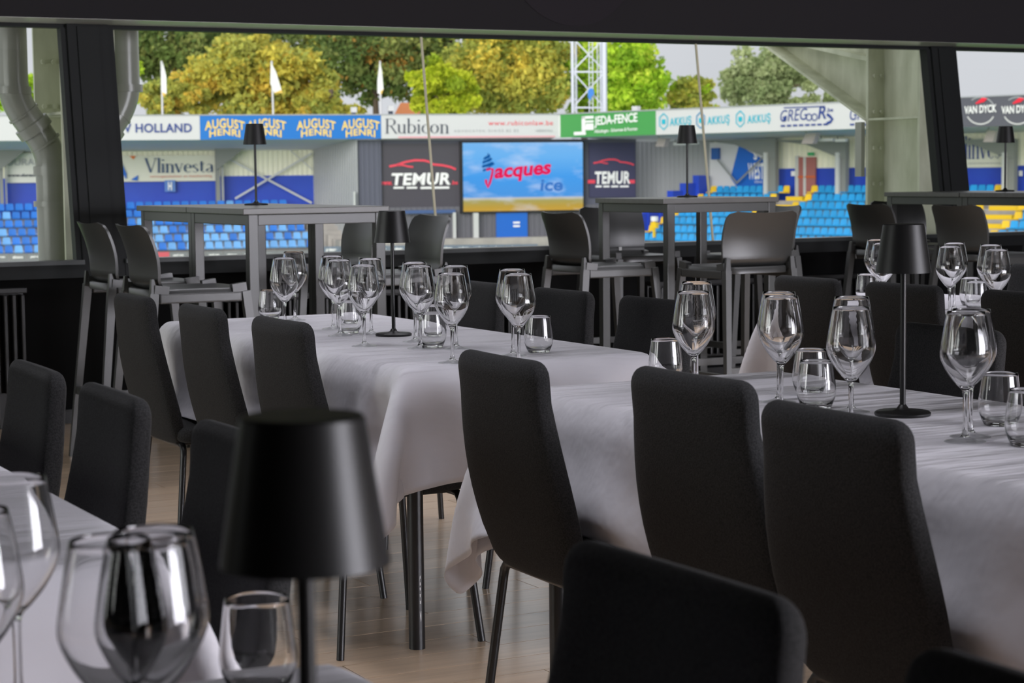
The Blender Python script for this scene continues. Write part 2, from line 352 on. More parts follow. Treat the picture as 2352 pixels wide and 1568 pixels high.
def make_stool():
    t = thing('bar_stool', None, 'bar stool')
    nv, nh = 25, 18; X = lambda s: -.19-.055*s+.02*math.sin(PI*s)
    def shell(off):
        vs = []
        for i in range(nh+1):
            s = i/nh; z = .785+.275*s
            for j in range(nv):
                v = -1+2*j/(nv-1)
                hw = .192+.012*math.sin(PI*s*.8)
                top = s
                rc = .045; dz = 1.06-z
                if dz < rc: hw -= rc-math.sqrt(max(0, rc*rc-(rc-dz)**2))
                if s < .12: hw -= .02*(1-s/.12)**2
                y = v*hw
                x = X(s)+.026*abs(y/.2)**2.2+off+.045*max(0, (.16-s)/.16)**2
                zz = z-.012*(1-(y/.2)**2)*(s > .5)*(s-.5)*2
                vs.append((x, y, zz))
        return vs
    A = shell(0); B = shell(.012); n = len(A); fs = []
    for i in range(nh):
        for j in range(nv-1):
            a = i*nv+j; fs += [(a, a+1, a+nv+1, a+nv), (n+a, n+a+nv, n+a+nv+1, n+a+1)]
    for i in range(nh):
        for j in (0, nv-1): a = i*nv+j; fs.append((a, a+nv, n+a+nv, n+a))
    for j in range(nv-1):
        for i in (0, nh): a = i*nv+j; fs.append((a, a+1, n+a+1, n+a))
    MB().add(A+B, fs).build('backrest', PLAST, t, True, 60)
    # seat: dished shell with a down-turned rim
    rings = []; k = 40
    for sc, dz in ((0, -.014), (.35, -.012), (.65, -.006), (.88, 0), (.97, .002), (1, -.004), (1.0, -.03), (.96, -.032), (.9, -.022), (0, -.03)):
        rings.append([(.015+a*sc, b*sc*(1+.04*(a > 0)), .79+dz+.0*abs(b)) for a, b in superell(.212, .196, 4.2, k)])
    vs = [p for r in rings for p in r]; fs = []
    for i in range(len(rings)-1):
        for j in range(k): fs.append((i*k+j, i*k+(j+1) % k, (i+1)*k+(j+1) % k, (i+1)*k+j))
    MB().add(vs, fs).build('seat', PLAST, t, True, 50)
    for sx in (-1, 1):
        for sy in (-1, 1):
            top = Vector((.015+sx*.195, sy*.188, .775)); ft = Vector((.015+sx*.275, sy*.235, 0))
            m = MB().beam(top, ft, .036, .032, (0, 1, 0), .026, .024)
            m.beam(top+Vector((0, 0, .02)), top+Vector((-sx*.06, 0, .012)), .034, .034)
            if sx < 0: m.beam(top-Vector((0, 0, .01)), top+Vector((-.004, sy*-.004, .06)), .032, .03, (0, 1, 0), .010, .02)
            m.build('leg', PLAST, t)
    lerp = lambda sx, sy, z: (.015+sx*(.195+.08*(1-z/.775)), sy*(.188+.047*(1-z/.775)), z)
    for sy in (-1, 1):
        MB().cbox(-.16, .19, sy*.19-.016, sy*.19+.016, .735, .775, .006).build('side_rail', PLAST, t)
        MB().beam(lerp(-1, sy, .27), lerp(1, sy, .27), .02, .03).build('stretcher', PLAST, t)
    for sx in (-1, 1): MB().beam(lerp(sx, -1, .30), lerp(sx, 1, .30), .022, .034).build('footrest', PLAST, t)
    MB().cbox(-.148, -.1465, .03, .048, .808, .828, .0004).build('maker_label', LABELM, t).location.x = -.006
    return t
def make_lamp(name='table_lamp', sr=.055, sh=.096, H=.38, post=.0058):
    t = thing(name, None, 'lamp')
    MB().lathe([(0, 0), (.054, 0), (.0555, .003), (.0555, .006), (.052, .009), (.02, .0105), (.012, .014), (post+.001, .022), (0, .022)], 48).build('base', LAMPM, t, True, 40)
    MB().lathe([(post, .012), (post, H-.02), (0, H-.02)], 20).build('post', LAMPM, t, True, 40)
    r1 = sr*.735
    MB().lathe([(r1-.002, H-.004), (sr-.0025, H-sh), (sr, H-sh), (r1, H-.0015), (r1-.002, H), (0, H), (0, H-.004)], 64).build('lamp_shade', LAMPM, t, True, 35)
    return t
WPROF = [(.0, .0048), (.012, .0040), (.026, .0018), (.0360, .0002), (.0372, .0008), (.0365, .0018), (.024, .0042), (.013, .0070), (.008, .0105), (.0052, .018), (.0043, .035), (.0042, .065), (.0048, .086), (.0075, .0945), (.016, .103), (.029, .119), (.039, .136), (.0445, .150), (.0455, .160), (.0440, .174), (.0385, .208), (.0335, .2330), (.0329, .2336), (.0325, .2330),
         (.0374, .208), (.0429, .174), (.0443, .160), (.0432, .1505), (.0376, .137), (.0275, .121), (.0145, .1065), (.0065, .1005), (.0, .0985)]
TPROF = [(.0, .0), (.026, .0), (.0285, .0015), (.034, .012), (.0385, .025), (.0402, .036), (.0395, .050), (.036, .080), (.0335, .0995), (.0329, .1002), (.0323, .0995), (.0347, .080), (.0382, .050), (.0388, .036), (.0368, .025), (.031, .0135), (.022, .010), (.0, .009)]
def refine(p, sub=3):     # Catmull-Rom through the profile, keeps it smooth
    o = []
    for i in range(len(p)-1):
        a, b, c, d = p[max(i-1, 0)], p[i], p[i+1], p[min(i+2, len(p)-1)]
        if (b[0]-c[0])**2+(b[1]-c[1])**2 < .006**2: o.append(b); continue
        for k in range(sub):
            t = k/sub
            o.append(tuple(.5*((2*b[q])+(-a[q]+c[q])*t+(2*a[q]-5*b[q]+4*c[q]-d[q])*t*t+(-a[q]+3*b[q]-3*c[q]+d[q])*t**3) for q in (0, 1)))
    o.append(p[-1]); return [(max(0, r), z) for r, z in o]
THIN = glass_pane_mat(1.4); THIN.name = 'thin_glass'
_w = refine(WPROF); _lo = max(i for i, p in enumerate(_w[:30]) if p[1] < .0095); _hi = min(i for i, p in enumerate(_w) if p[1] > .09)
_wine = thing('wine_glass', None, 'wine glass')
MB().lathe(_w[_hi:]+[], 56).build('bowl', GLASS, _wine, True, 70); _b = _wine.children[0]
_stem = [(0, _w[_lo][1])]+_w[_lo:_hi+1]+[(0, _w[_hi][1])]
MB().lathe(_w[_hi:]+[(0, _w[_hi][1])], 56).build('bowl', GLASS, _wine, True, 70); bpy.data.objects.remove(_b)
MB().lathe([(0, _w[_lo][1]-.001)]+_w[_lo:_hi+1]+[(0, _w[_hi][1])], 28).build('stem', GLASS, _wine, True, 70)
MB().lathe(_w[:_lo+1], 56).build('foot', THIN, _wine, True, 70)
for c_ in _wine.children: c_.name = c_.name.split('.')[0]
_tumb = MB().lathe(refine(TPROF), 56).build('water_glass', GLASS, None, True, 70)
_used = {}
def put(src, loc, label, cat, group, scale=1, rz=0):
    if src.name not in _used: _used[src.name] = 1; o = src
    else: o = dup(src, loc)
    o.location = loc; o.scale = (scale,)*3; o.rotation_euler = (0, 0, rz)
    return tag(o, label, cat, group)

# ------------------------------------------------------------------ tables with cloths
TH = .752; THB = .705
def sim_cloth(x0, x1, y0, y1, over, seats, seed, steps=150, iters=14):
    g = np.random.default_rng(seed); sp = .031
    kx, ky = int(round((x1-x0)/sp)), int(round((y1-y0)/sp)); dx, dy = (x1-x0)/kx, (y1-y0)/ky      # grid lines run along the table's edges
    mx_, my_ = int(round(over/dx)), int(round(over/dy)); nx, ny = kx+2*mx_+1, ky+2*my_+1
    P = np.zeros((ny, nx, 3)); P[..., 0], P[..., 1] = np.meshgrid(x0+dx*(np.arange(nx)-mx_), y0+dy*(np.arange(ny)-my_)); P[..., 2] = TH+.002
    pin = (P[..., 0] > x0-.002) & (P[..., 0] < x1+.002) & (P[..., 1] > y0-.002) & (P[..., 1] < y1+.002)
    P[..., 2] += np.where(pin, 0, g.normal(0, .005, (ny, nx)))
    wt = np.where(pin, 0., 1.); V = np.zeros_like(P); rest0 = P.copy()
    dg = math.hypot(dx, dy)
    cons = []
    for par in (0, 1):
        cons += [((slice(None), slice(par, nx-1, 2)), (slice(None), slice(par+1, nx, 2)), dx, 1.), ((slice(par, ny-1, 2), slice(None)), (slice(par+1, ny, 2), slice(None)), dy, 1.)]
        cons += [((slice(0, ny-1), slice(par, nx-1, 2)), (slice(1, ny), slice(par+1, nx, 2)), dg, .35), ((slice(1, ny), slice(par, nx-1, 2)), (slice(0, ny-1), slice(par+1, nx, 2)), dg, .35)]
    for par in (0, 1, 2, 3):
        if par < 4:
            cons += [((slice(None), slice(par, nx-3, 4)), (slice(None), slice(par+3, nx, 4)), dx*3, .10), ((slice(par, ny-3, 4), slice(None)), (slice(par+3, ny, 4), slice(None)), dy*3, .10)]
    dt = 1/70
    def fit(A, B):
        sa, sb = P[A].shape, P[B].shape
        return min(sa[0], sb[0]), min(sa[1], sb[1])
    for st in range(steps):
        V[..., 2] -= 9.8*dt; V *= .975; V[pin] = 0
        old = P.copy(); P += V*dt*wt[..., None]
        for it in range(iters):
            for A, B, L, k in cons:
                m, n = fit(A, B); pa = P[A][:m, :n]; pb = P[B][:m, :n]; wa = wt[A][:m, :n]; wb = wt[B][:m, :n]
                d = pb-pa; ln = np.sqrt((d*d).sum(-1))+1e-9; ws = wa+wb; ws = np.where(ws == 0, 1, ws)
                c = (k*(ln-L)/ln/ws)[..., None]*d
                pa += c*wa[..., None]; pb -= c*wb[..., None]
            if it % 3 == 2 or it == iters-1:
                for bx0, bx1, by0, by1, bz, soft in [(x0, x1, y0, y1, TH, .03)]+seats:
                    x, y, z = P[..., 0], P[..., 1], P[..., 2]
                    ins = (x > bx0) & (x < bx1) & (y > by0) & (y < by1) & (z < bz)
                    up = ins & (z > bz-soft); z[up] = bz
                    sd_ = ins & ~up & (z > bz-.12)
                    if sd_.any() and bz > .6:
                        e = np.stack([x-bx0, bx1-x, y-by0, by1-y], -1); w_ = e.argmin(-1)
                        for q in range(4):
                            mk_ = ins & ~up & (w_ == q)
                            if q == 0: x[mk_] = bx0
                            elif q == 1: x[mk_] = bx1
                            elif q == 2: y[mk_] = by0
                            else: y[mk_] = by1
                P[pin] = rest0[pin]
        V = (P-old)/dt
        s_ = np.sqrt((V*V).sum(-1)); V *= np.minimum(1, 2.5/np.maximum(s_, 1e-6))[..., None]
    return P
def cloth_obj(P, org, label):
    ny, nx = P.shape[:2]; vs = (P-np.array(org)).reshape(-1, 3)
    fs = [(i*nx+j, i*nx+j+1, (i+1)*nx+j+1, (i+1)*nx+j) for i in range(ny-1) for j in range(nx-1)]
    me = bpy.data.meshes.new('tablecloth'); me.from_pydata(vs.tolist(), [], fs); me.materials.append(CLOTH)
    me.polygons.foreach_set('use_smooth', [True]*len(fs))
    o = link('tablecloth', me); o.location = org
    s = o.modifiers.new('sub', 'SUBSURF'); s.levels = 1; s.render_levels = 1
    s = o.modifiers.new('thick', 'SOLIDIFY'); s.thickness = .0012; s.offset = 1
    return tag(o, label, 'tablecloth')
def table(x0, x1, y0, y1, label, TH=TH):
    cx, cy_ = (x0+x1)/2, (y0+y1)/2; hx, hy = (x1-x0)/2, (y1-y0)/2
    t = thing('dining_table', label, 'table', (cx, cy_, 0))
    MB().cbox(-hx+.034, hx-.034, -hy+.034, hy-.034, TH-.030, TH-.004, .006).build('tabletop', TOPM, t)
    for sx in (-1, 1):
        for sy in (-1, 1):
            l = MB().lathe([(0, 0), (.0215, 0), (.0215, TH-.03), (0, TH-.03)], 24, sx*(hx-.075), sy*(hy-.09)).build('leg', BLACK, t, True, 40)
    a = MB()
    for sx in (-1, 1): a.box(sx*(hx-.075)-.012, sx*(hx-.075)+.012, -hy+.09, hy-.09, TH-.07, TH-.028)
    for sy in (-1, 1): a.box(-hx+.075, hx-.075, sy*(hy-.09)-.012, sy*(hy-.09)+.012, TH-.07, TH-.028)
    a.build('apron', BLACK, t)
    return t
TBL = {'C': (2.075, 2.82, 4.555, 6.50), 'D': (2.075, 2.82, 2.02, 3.965), 'A': (.045, .785, 2.43, 4.375), 'B': (.085, .825, .05, 1.995), 'E': (4.37, 5.115, 4.25, 6.195)}
chair_pos = {   # side, y centre, label
 'C': [('L', 6.15, 'dark fabric chair back farthest along the left side of the middle table'), ('L', 5.485, 'dark fabric chair, second of three along the left side of the middle table'), ('L', 4.855, 'dark fabric chair at the near left corner of the middle table above the lamp shade'),
       ('R', 6.17, 'charcoal chair facing us across the middle table, farthest, behind the wine glasses'), ('R', 5.56, 'charcoal chair facing us in the middle of the middle table’s far side'), ('R', 5.0, 'charcoal chair facing us at the near end of the middle table’s far side')],
 'D': [('L', 3.595, 'black chair back beside the hanging cloth corner at the right table’s far end'), ('L', 2.93, 'black chair back in the middle of the right table’s left side'), ('L', 2.47, 'large black chair back in front of the tall lamp on the right table'),
       ('R', 3.67, 'charcoal chair facing us behind the lamp post on the right table')],
 'A': [('R', 3.94, 'charcoal chair cut by the left edge of the picture at the wrinkled table'), ('R', 3.40, 'charcoal chair with a broad lit face at the left, second from the edge'), ('R', 2.74, 'charcoal chair half hidden behind the big foreground lamp shade')],
 'B': [('R', 1.555, 'blurred black chair back rising from the bottom edge, right of centre'), ('R', 1.03, 'blurred black chair top at the bottom right corner')],
 'E': [('L', 5.67, 'grey fabric chair back left of the lamp at the far right table'), ('L', 5.145, 'grey fabric chair back directly behind the lamp shade at the far right table'), ('L', 4.57, 'grey fabric chair back at the right edge by the far right table'), ('R', 5.82, 'grey chair facing us at the right edge, beyond the far right table’s glasses')]}
chair = make_chair(); first = [True]
def place(root, loc, rz, label, group, flag):
    if flag[0]:
        flag[0] = False; root.location = loc; root.rotation_euler = (0, 0, rz); root['label'] = label; root['group'] = group; return root
    return dup(root, loc, rz, label, group)
tl = {'C': 'dining table under the white cloth in the middle of the room', 'D': 'dining table under the white cloth at the right, holding the tall lamp', 'A': 'dining table under the wrinkled cloth at the left edge', 'B': 'dining table in the blurred foreground under the lamp', 'E': 'dining table under the white cloth at the far right'}
cl = {'C': 'pale lavender-white tablecloth with a folded hanging corner, on the middle table', 'D': 'pale grey-white tablecloth on the right table with the tall lamp', 'A': 'wrinkled grey tablecloth at the left edge of the picture', 'B': 'blurred pale tablecloth corner at the bottom edge under the foreground lamp', 'E': 'white tablecloth hanging between the chairs at the far right table'}
for k, (x0, x1, y0, y1) in TBL.items():
    t = table(x0, x1, y0, y1, tl[k], THB if k == 'B' else TH)
    seats = []
    for side, y, lab in chair_pos[k]:
        jit = random.uniform(-.03, .03)
        if side == 'L': x = x0+.052; rz = jit; seats.append((x-.16, x+.23, y-.215, y+.215, .475, .2))
        else: x = x1+.032; rz = PI+jit; seats.append((x-.23, x+.16, y-.215, y+.215, .475, .2))
        if k == 'A': x = x1-.055
        if k == 'B': x = x1-.09
        o = place(chair, (x+(.03 if y == 2.93 else 0), y, 0), rz, lab, 'upholstered dining chairs', first)
        if y == 2.93: o.scale = (1, 1, 1.02)
    P = sim_cloth(x0, x1, y0, y1, {'C': .315, 'D': .34}.get(k, .36), seats, {'C': 4, 'D': 18, 'A': 21, 'B': 31, 'E': 41}[k], steps=130 if k in 'CDA' else 90, iters=12)
    if k == 'B': P[..., 2] -= TH-THB
    cloth_obj(P, (x0, y0, 0), cl[k])
    if k == 'C': TC_ = t
# sticker lettering on the near leg of the middle table
def text_geo(body, shear=0, bold=0, space=1.0):
    cu = bpy.data.curves.new('t', 'FONT'); cu.body = body; cu.size = 1; cu.shear = shear; cu.offset = bold; cu.space_character = space; cu.resolution_u = 4
    o = bpy.data.objects.new('t', cu); COL.objects.link(o); bpy.context.view_layer.update()
    me = o.evaluated_get(bpy.context.evaluated_depsgraph_get()).to_mesh()
    vs = [(v.co.x, v.co.y) for v in me.vertices]; fs = [tuple(p.vertices) for p in me.polygons]
    o.evaluated_get(bpy.context.evaluated_depsgraph_get()).to_mesh_clear()
    bpy.data.objects.remove(o); bpy.data.curves.remove(cu); return vs, fs
vs, fs = text_geo('um z', bold=.02)
mx = max(v[0] for v in vs)
lx, ly = -(2.82-2.075)/2+.075, -(6.50-4.555)/2+.09
q = []
for a, b in vs:
    th = -PI/2+.10+.35*(b-.3); q.append((lx+.0219*math.cos(th), ly+.0219*math.sin(th), .20-a/mx*.125))
MB().add(q, fs).build('leg_lettering', mat('sticker_white', (.7, .7, .7), .5), TC_)

# ------------------------------------------------------------------ glasses
sides = {'C': 'the middle table', 'D': 'the right table', 'E': 'the far right table', 'B': 'the foreground table'}
wines = {'C': [((652, 591.6), 'front wine glass at the far left end of the middle table'), ((674.5, 577.4), 'rear wine glass at the far left end of the middle table'),
   ((762.5, 587.3), 'front left wine glass of the pair second from the left on the middle table'), ((778, 595.6), 'wine glass overlapping its twin, second pair from the left on the middle table'),
   ((833.8, 607.6), 'lower wine glass of the pair just left of the lamp on the middle table'), ((850, 593.2), 'taller-standing wine glass of the pair just left of the lamp on the middle table'),
   ((951.5, 601.7), 'wine glass with the higher rim just right of the lamp on the middle table'), ((963, 609.5), 'wine glass with the lower rim just right of the lamp on the middle table'),
   ((1045.7, 609.5), 'rear wine glass of the second pair right of the lamp on the middle table'), ((1036.5, 626.5), 'front wine glass of the second pair right of the lamp on the middle table'),
   ((1176.4, 617.4), 'left wine glass of the near right pair on the middle table'), ((1190, 627.8), 'right wine glass of the near right pair on the middle table')],
 'D': [((1599.4, 646.7), 'rear wine glass at the far left end of the right table'), ((1592.8, 668.5), 'front wine glass at the far left end of the right table'),
   ((1788.9, 669.7), 'rear wine glass of the second pair on the right table'), ((1794.5, 679.4), 'front wine glass of the second pair on the right table'),
   ((1956.3, 680.7), 'rear wine glass just left of the tall lamp post on the right table'), ((1955, 704.3), 'front wine glass just left of the tall lamp post on the right table'),
   ((2231, 709), 'rear wine glass of the large pair right of the tall lamp'), ((2219, 715), 'front wine glass of the large pair right of the tall lamp')],
 'E': [((2013.6, 550), 'wine glass peeking out left of the lamp shade on the far right table'), ((2028, 558), 'wine glass hidden behind the lamp shade on the far right table'),
   ((2192.5, 557.3), 'rear wine glass of the pair right of the lamp shade on the far right table'), ((2182, 564.7), 'front wine glass of the pair right of the lamp shade on the far right table'),
   ((2275.6, 561.5), 'rear wine glass of the rightmost pair on the far right table'), ((2289, 572), 'front wine glass of the rightmost pair on the far right table')],
 'B': [((27, 1095), 'large blurred wine glass at the lower left with its stem showing'), ((-68, 1170), 'blurred wine glass cut by the left edge of the picture'),
   ((252, 1238), 'blurred wide wine glass at the lower left, left one of the cluster'), ((338, 1233), 'blurred wine glass in the middle of the lower left cluster'), ((352, 1217), 'blurred wine glass at the back of the lower left cluster')]}
tumbs = {'C': [((619, 665.2), 'water glass behind the chair at the far left of the middle table'), ((805.4, 677), 'rear water glass left of the lamp on the middle table'), ((800.7, 690.7), 'front water glass left of the lamp on the middle table'),
   ((996, 699.7), 'rear water glass right of the lamp on the middle table'), ((992, 716.7), 'front water glass right of the lamp on the middle table'), ((1236.6, 725), 'single water glass at the near end of the middle table')],
 'D': [((1528.6, 777.5), 'water glass at the far left end of the right table'), ((1862, 800.6), 'rear water glass of the pair in the middle of the right table'), ((1875, 827), 'front water glass of the pair in the middle of the right table'),
   ((2296.6, 855.6), 'water glass right of the large wine glasses on the right table'), ((2362, 893), 'water glass cut by the right edge of the picture')],
 'E': [((1990.5, 629), 'water glass left of the lamp post on the far right table'), ((2230, 637), 'rear water glass on the far right table'), ((2243, 645.7), 'front water glass on the far right table')],
 'B': [((590, 1372), 'blurred water glass beside the foreground lamp post')]}
for k in wines:
    for (px, py), lab in wines[k]:
        h_ = (THB if k == 'B' else TH)+.0035; p = atz(px, py, h_+.2336); put(_wine, (p.x, p.y, h_), lab, 'wine glass', 'stemmed wine glasses on '+sides[k], 1, random.random()*6)
    for (px, py), lab in tumbs[k]:
        h_ = (THB if k == 'B' else TH)+.0035; p = atz(px, py, h_+.1002); put(_tumb, (p.x, p.y, h_), lab, 'water glass', 'water glasses on '+sides[k], 1, random.random()*6)
# ------------------------------------------------------------------ lamps
lamp = make_lamp(); BH = 1.11; lf = [True]
def lamp_at(px, py, z, lab):
    p = atz(px, py, z); return (p.x, p.y, z)
pC = atz(904.3, 773, TH); pD = atz(2073, 957, TH)
for loc, lab in (((pC.x, pC.y, TH+.003), 'black cordless lamp standing on the middle table among the glasses'), ((pD.x, pD.y, TH+.003), 'black cordless lamp with a tall thin post on the right table'),
                 ((3.264, 8.773, BH), 'small black lamp on the left high table'), ((5.70, 8.83, BH), 'small black lamp on the middle high table'), ((7.946, 8.895, BH), 'small black lamp on the right high table')):
    place(lamp, loc, 0, lab, 'black table lamps', lf)
d = ray(695, 1000); p = EYE+d*(1.265/ (d.dot(FW)))
big = dup(lamp, (p.x, p.y, THB+.003)); tag(big, 'large blurred black lamp shade in the foreground', 'lamp', 'black table lamps')

# ------------------------------------------------------------------ high tables and stools
def high_table(x0, x1, y0, y1, label):
    cx, cy_ = (x0+x1)/2, (y0+y1)/2; hx, hy = (x1-x0)/2, (y1-y0)/2; H = BH
    t = thing('high_table', label, 'high table', (cx, cy_, 0), 0, 'high bar tables by the window')
    MB().cbox(-hx+.001, hx-.001, -hy+.002, hy-.002, H-.026, H, .003).build('tabletop', TOPM, t)
    a, b = hx-.045, hy-.022
    for sx in (-1, 1):
        for sy in (-1, 1): MB().cbox(sx*a-.022, sx*a+.022, sy*b-.022, sy*b+.022, 0, H-.026, .003).build('leg', TFRAME, t)
    for sy in (-1, 1):
        MB().cbox(-a+.022, a-.022, sy*b-.02, sy*b+.02, H-.072, H-.027, .003).build('apron', TFRAME, t)
        MB().cbox(-a+.022, a-.022, sy*b-.02, sy*b+.02, .005, .045, .003).build('foot_bar', TFRAME, t)
    for sx in (-1, 1):
        MB().cbox(sx*a-.02, sx*a+.02, -b+.022, b-.022, H-.072, H-.027, .003).build('apron', TFRAME, t)
        MB().cbox(sx*a-.02, sx*a+.02, -b+.022, b-.022, .005, .045, .003).build('foot_bar', TFRAME, t)
high_table(2.87, 3.545, 7.874, 8.621, 'near square high table of the left pair, dark top')
high_table(2.87, 3.545, 8.624, 9.38, 'far square high table of the left pair, carrying a lamp near its front edge')
high_table(5.32, 6.03, 8.46, 9.15, 'square high table in the middle with a lamp, before the big screen')
high_table(7.56, 8.25, 8.848, 9.53, 'far square high table of the right pair with a lamp')
high_table(7.56, 8.25, 8.165, 8.845, 'near square high table of the right pair at the picture’s right edge')
stool = make_stool(); sf = [True]
for x, y, rz, lab in ((2.60, 8.48, 0, 'black bar stool at the left high tables, leftmost, against the window post'), (2.60, 7.89, 0, 'black bar stool at the left high tables, second from the left edge'),
    (3.86, 9.34, PI, 'black bar stool behind the left high tables, half hidden by its legs'), (3.84, 8.50, PI, 'black bar stool right of the left high tables, smooth curved inner back'),
    (4.95, 8.49, 0, 'black bar stool directly left of the middle high table, turned away from us'), (5.68, 9.40, -PI/2, 'black bar stool at the window end of the middle high table'),
    (5.43, 7.96, PI/2, 'black bar stool seen squarely from behind at the middle high table'), (6.27, 9.08, PI, 'black bar stool right of the middle high table, mostly hidden'),
    (7.22, 8.98, 0, 'black bar stool left of the right high tables, the farther one'), (7.22, 8.23, 0, 'black bar stool left of the right high tables, the nearer one'),
    (7.84, 9.56, -PI/2, 'black bar stool at the window end of the right high tables'), (8.55, 8.95, PI, 'black bar stool cut by the right edge of the picture')):
    place(stool, (x, y, 0), rz, lab, 'bar stools at the high tables', sf)

# ------------------------------------------------------------------ steel columns and drainpipes outside the glass
def column(xl, label, haunch):
    t = thing('steel_column', label, 'column', (xl, 10.55, -4)); y1 = .56; W_ = .30; zt = 7.2
    MB().box(0, W_, 0, .025, 0, zt).build('near_flange', GALV, t)
    MB().box(0, W_, y1, y1+.025, 0, zt).build('far_flange', GALV, t)
    MB().box(W_/2-.008, W_/2+.008, .025, y1, 0, zt).build('web', GALV, t)
    MB().box(.004, W_/2, .025, y1, 5.59, 5.605).build('stiffener', GALV, t)
    bm_ = MB()
    for k in range(14):
        for dx in (.05, .11): bm_.tube([(dx, y1-.02, 3.4+k*.25), (dx, y1+.003, 3.4+k*.25)], .014, 6)
    bm_.build('bolt_row', GALV, t)
    if haunch:
        y2 = y1+.02; n_ = Vector((1, 0, 0))
        zb = 5.60; sl = .485
        MB().prism([(y2, zb), (y2+3.2, zb+3.2*sl), (y2+3.2, 7.3), (y2, 7.3)], Vector((W_/2+.008, 0, 0)), Vector((0, 1, 0)), Vector((0, 0, 1)), n_, .016).build('rafter_web', GALV, t)
        MB().hexa([(0, y2, zb-.02), (W_, y2, zb-.02), (W_, y2+3.2, zb+3.2*sl-.02), (0, y2+3.2, zb+3.2*sl-.02), (0, y2, zb), (W_, y2, zb), (W_, y2+3.2, zb+3.2*sl), (0, y2+3.2, zb+3.2*sl)]).build('rafter_flange', GALV, t)
        MB().hexa([(.02, y2, 6.0), (W_/2, y2, 6.0), (W_/2, y2+3.2, 6.62), (.02, y2+3.2, 6.62), (.02, y2, 6.03), (W_/2, y2, 6.03), (W_/2, y2+3.2, 6.65), (.02, y2+3.2, 6.65)]).build('rafter_rib', GALV, t)
        MB().box(-.035, -.002, y1+.03, y1+.10, 5.20, 5.58).build('junction_box', PIPE, t)
    return t
column(2.833, 'weathered steel column behind the drainpipe at the left window', False)
column(8.672, 'greenish weathered steel column with a sloping rafter at the right', True)
def pipe(pts, r, label, collars, loc):
    t = thing('drainpipe', label, 'drainpipe', loc); L0 = Vector(loc)
    pts = [Vector(p)-L0 for p in pts]
    MB().tube(pts, r, 28).build('pipe_run', PIPE, t, True, 50)
    for c, d, h, rr in collars:
        c = Vector(c)-L0; d = Vector(d).normalized(); MB().tube([c-d*h/2, c+d*h/2], rr, 28).build('collar', PIPE, t, True, 40)
    return t
def bend(a, b, c, r, n=8):      # rounded corner at b
    a, b, c = map(Vector, (a, b, c)); u = (a-b).normalized(); v = (c-b).normalized(); p, q = b+u*r, b+v*r
    return [p*(1-t)**2+b*2*t*(1-t)+q*t*t for t in [i/n for i in range(n+1)]]
YP = 10.78
def W3(px, py): return aty(px, py, YP)
a0 = W3(28, 0); a0.z = 3.2; k1 = W3(30, 228); k2 = W3(116, 345); a3 = W3(116, 590); a3.z = -3.9
a0.x = k1.x; a3.x = k2.x
dd = (k2-k1)
p1 = pipe([a0]+bend(a0, k1, k2, .115)+bend(k1, k2, a3, .10)+[a3], .083, 'grey plastic drainpipe with a double bend in front of the left steel column',
     [((k1.x, YP, W3(30, 208).z), (0, 0, 1), .040, .099), (k1+dd*.55, dd, .055, .099), (k1+dd*.28, dd, .012, .091), (k1+dd*.86, dd, .012, .091), ((k2.x, YP, W3(116, 392).z), (0, 0, 1), .05, .096), ((k2.x, YP, W3(116, 468).z), (0, 0, 1), .03, .099)], (k1.x, YP, 0))
b0 = W3(290, 0); b0.z = 3.2; c1 = W3(290, 235); c2 = W3(225, 330); b0.x = c1.x; c3 = Vector((c2.x, YP, -3.9)); de = c2-c1
pipe([b0]+bend(b0, c1, c2, .115)+bend(c1, c2, c3, .1)+[c3], .077, 'grey plastic drainpipe right of the left window post, bending behind it',
     [((c1.x, YP, W3(290, 203).z), (0, 0, 1), .04, .093), (c1+de*.62, de, .035, .092), (c1+de*.3, de, .012, .081)], (c1.x, YP, 0))
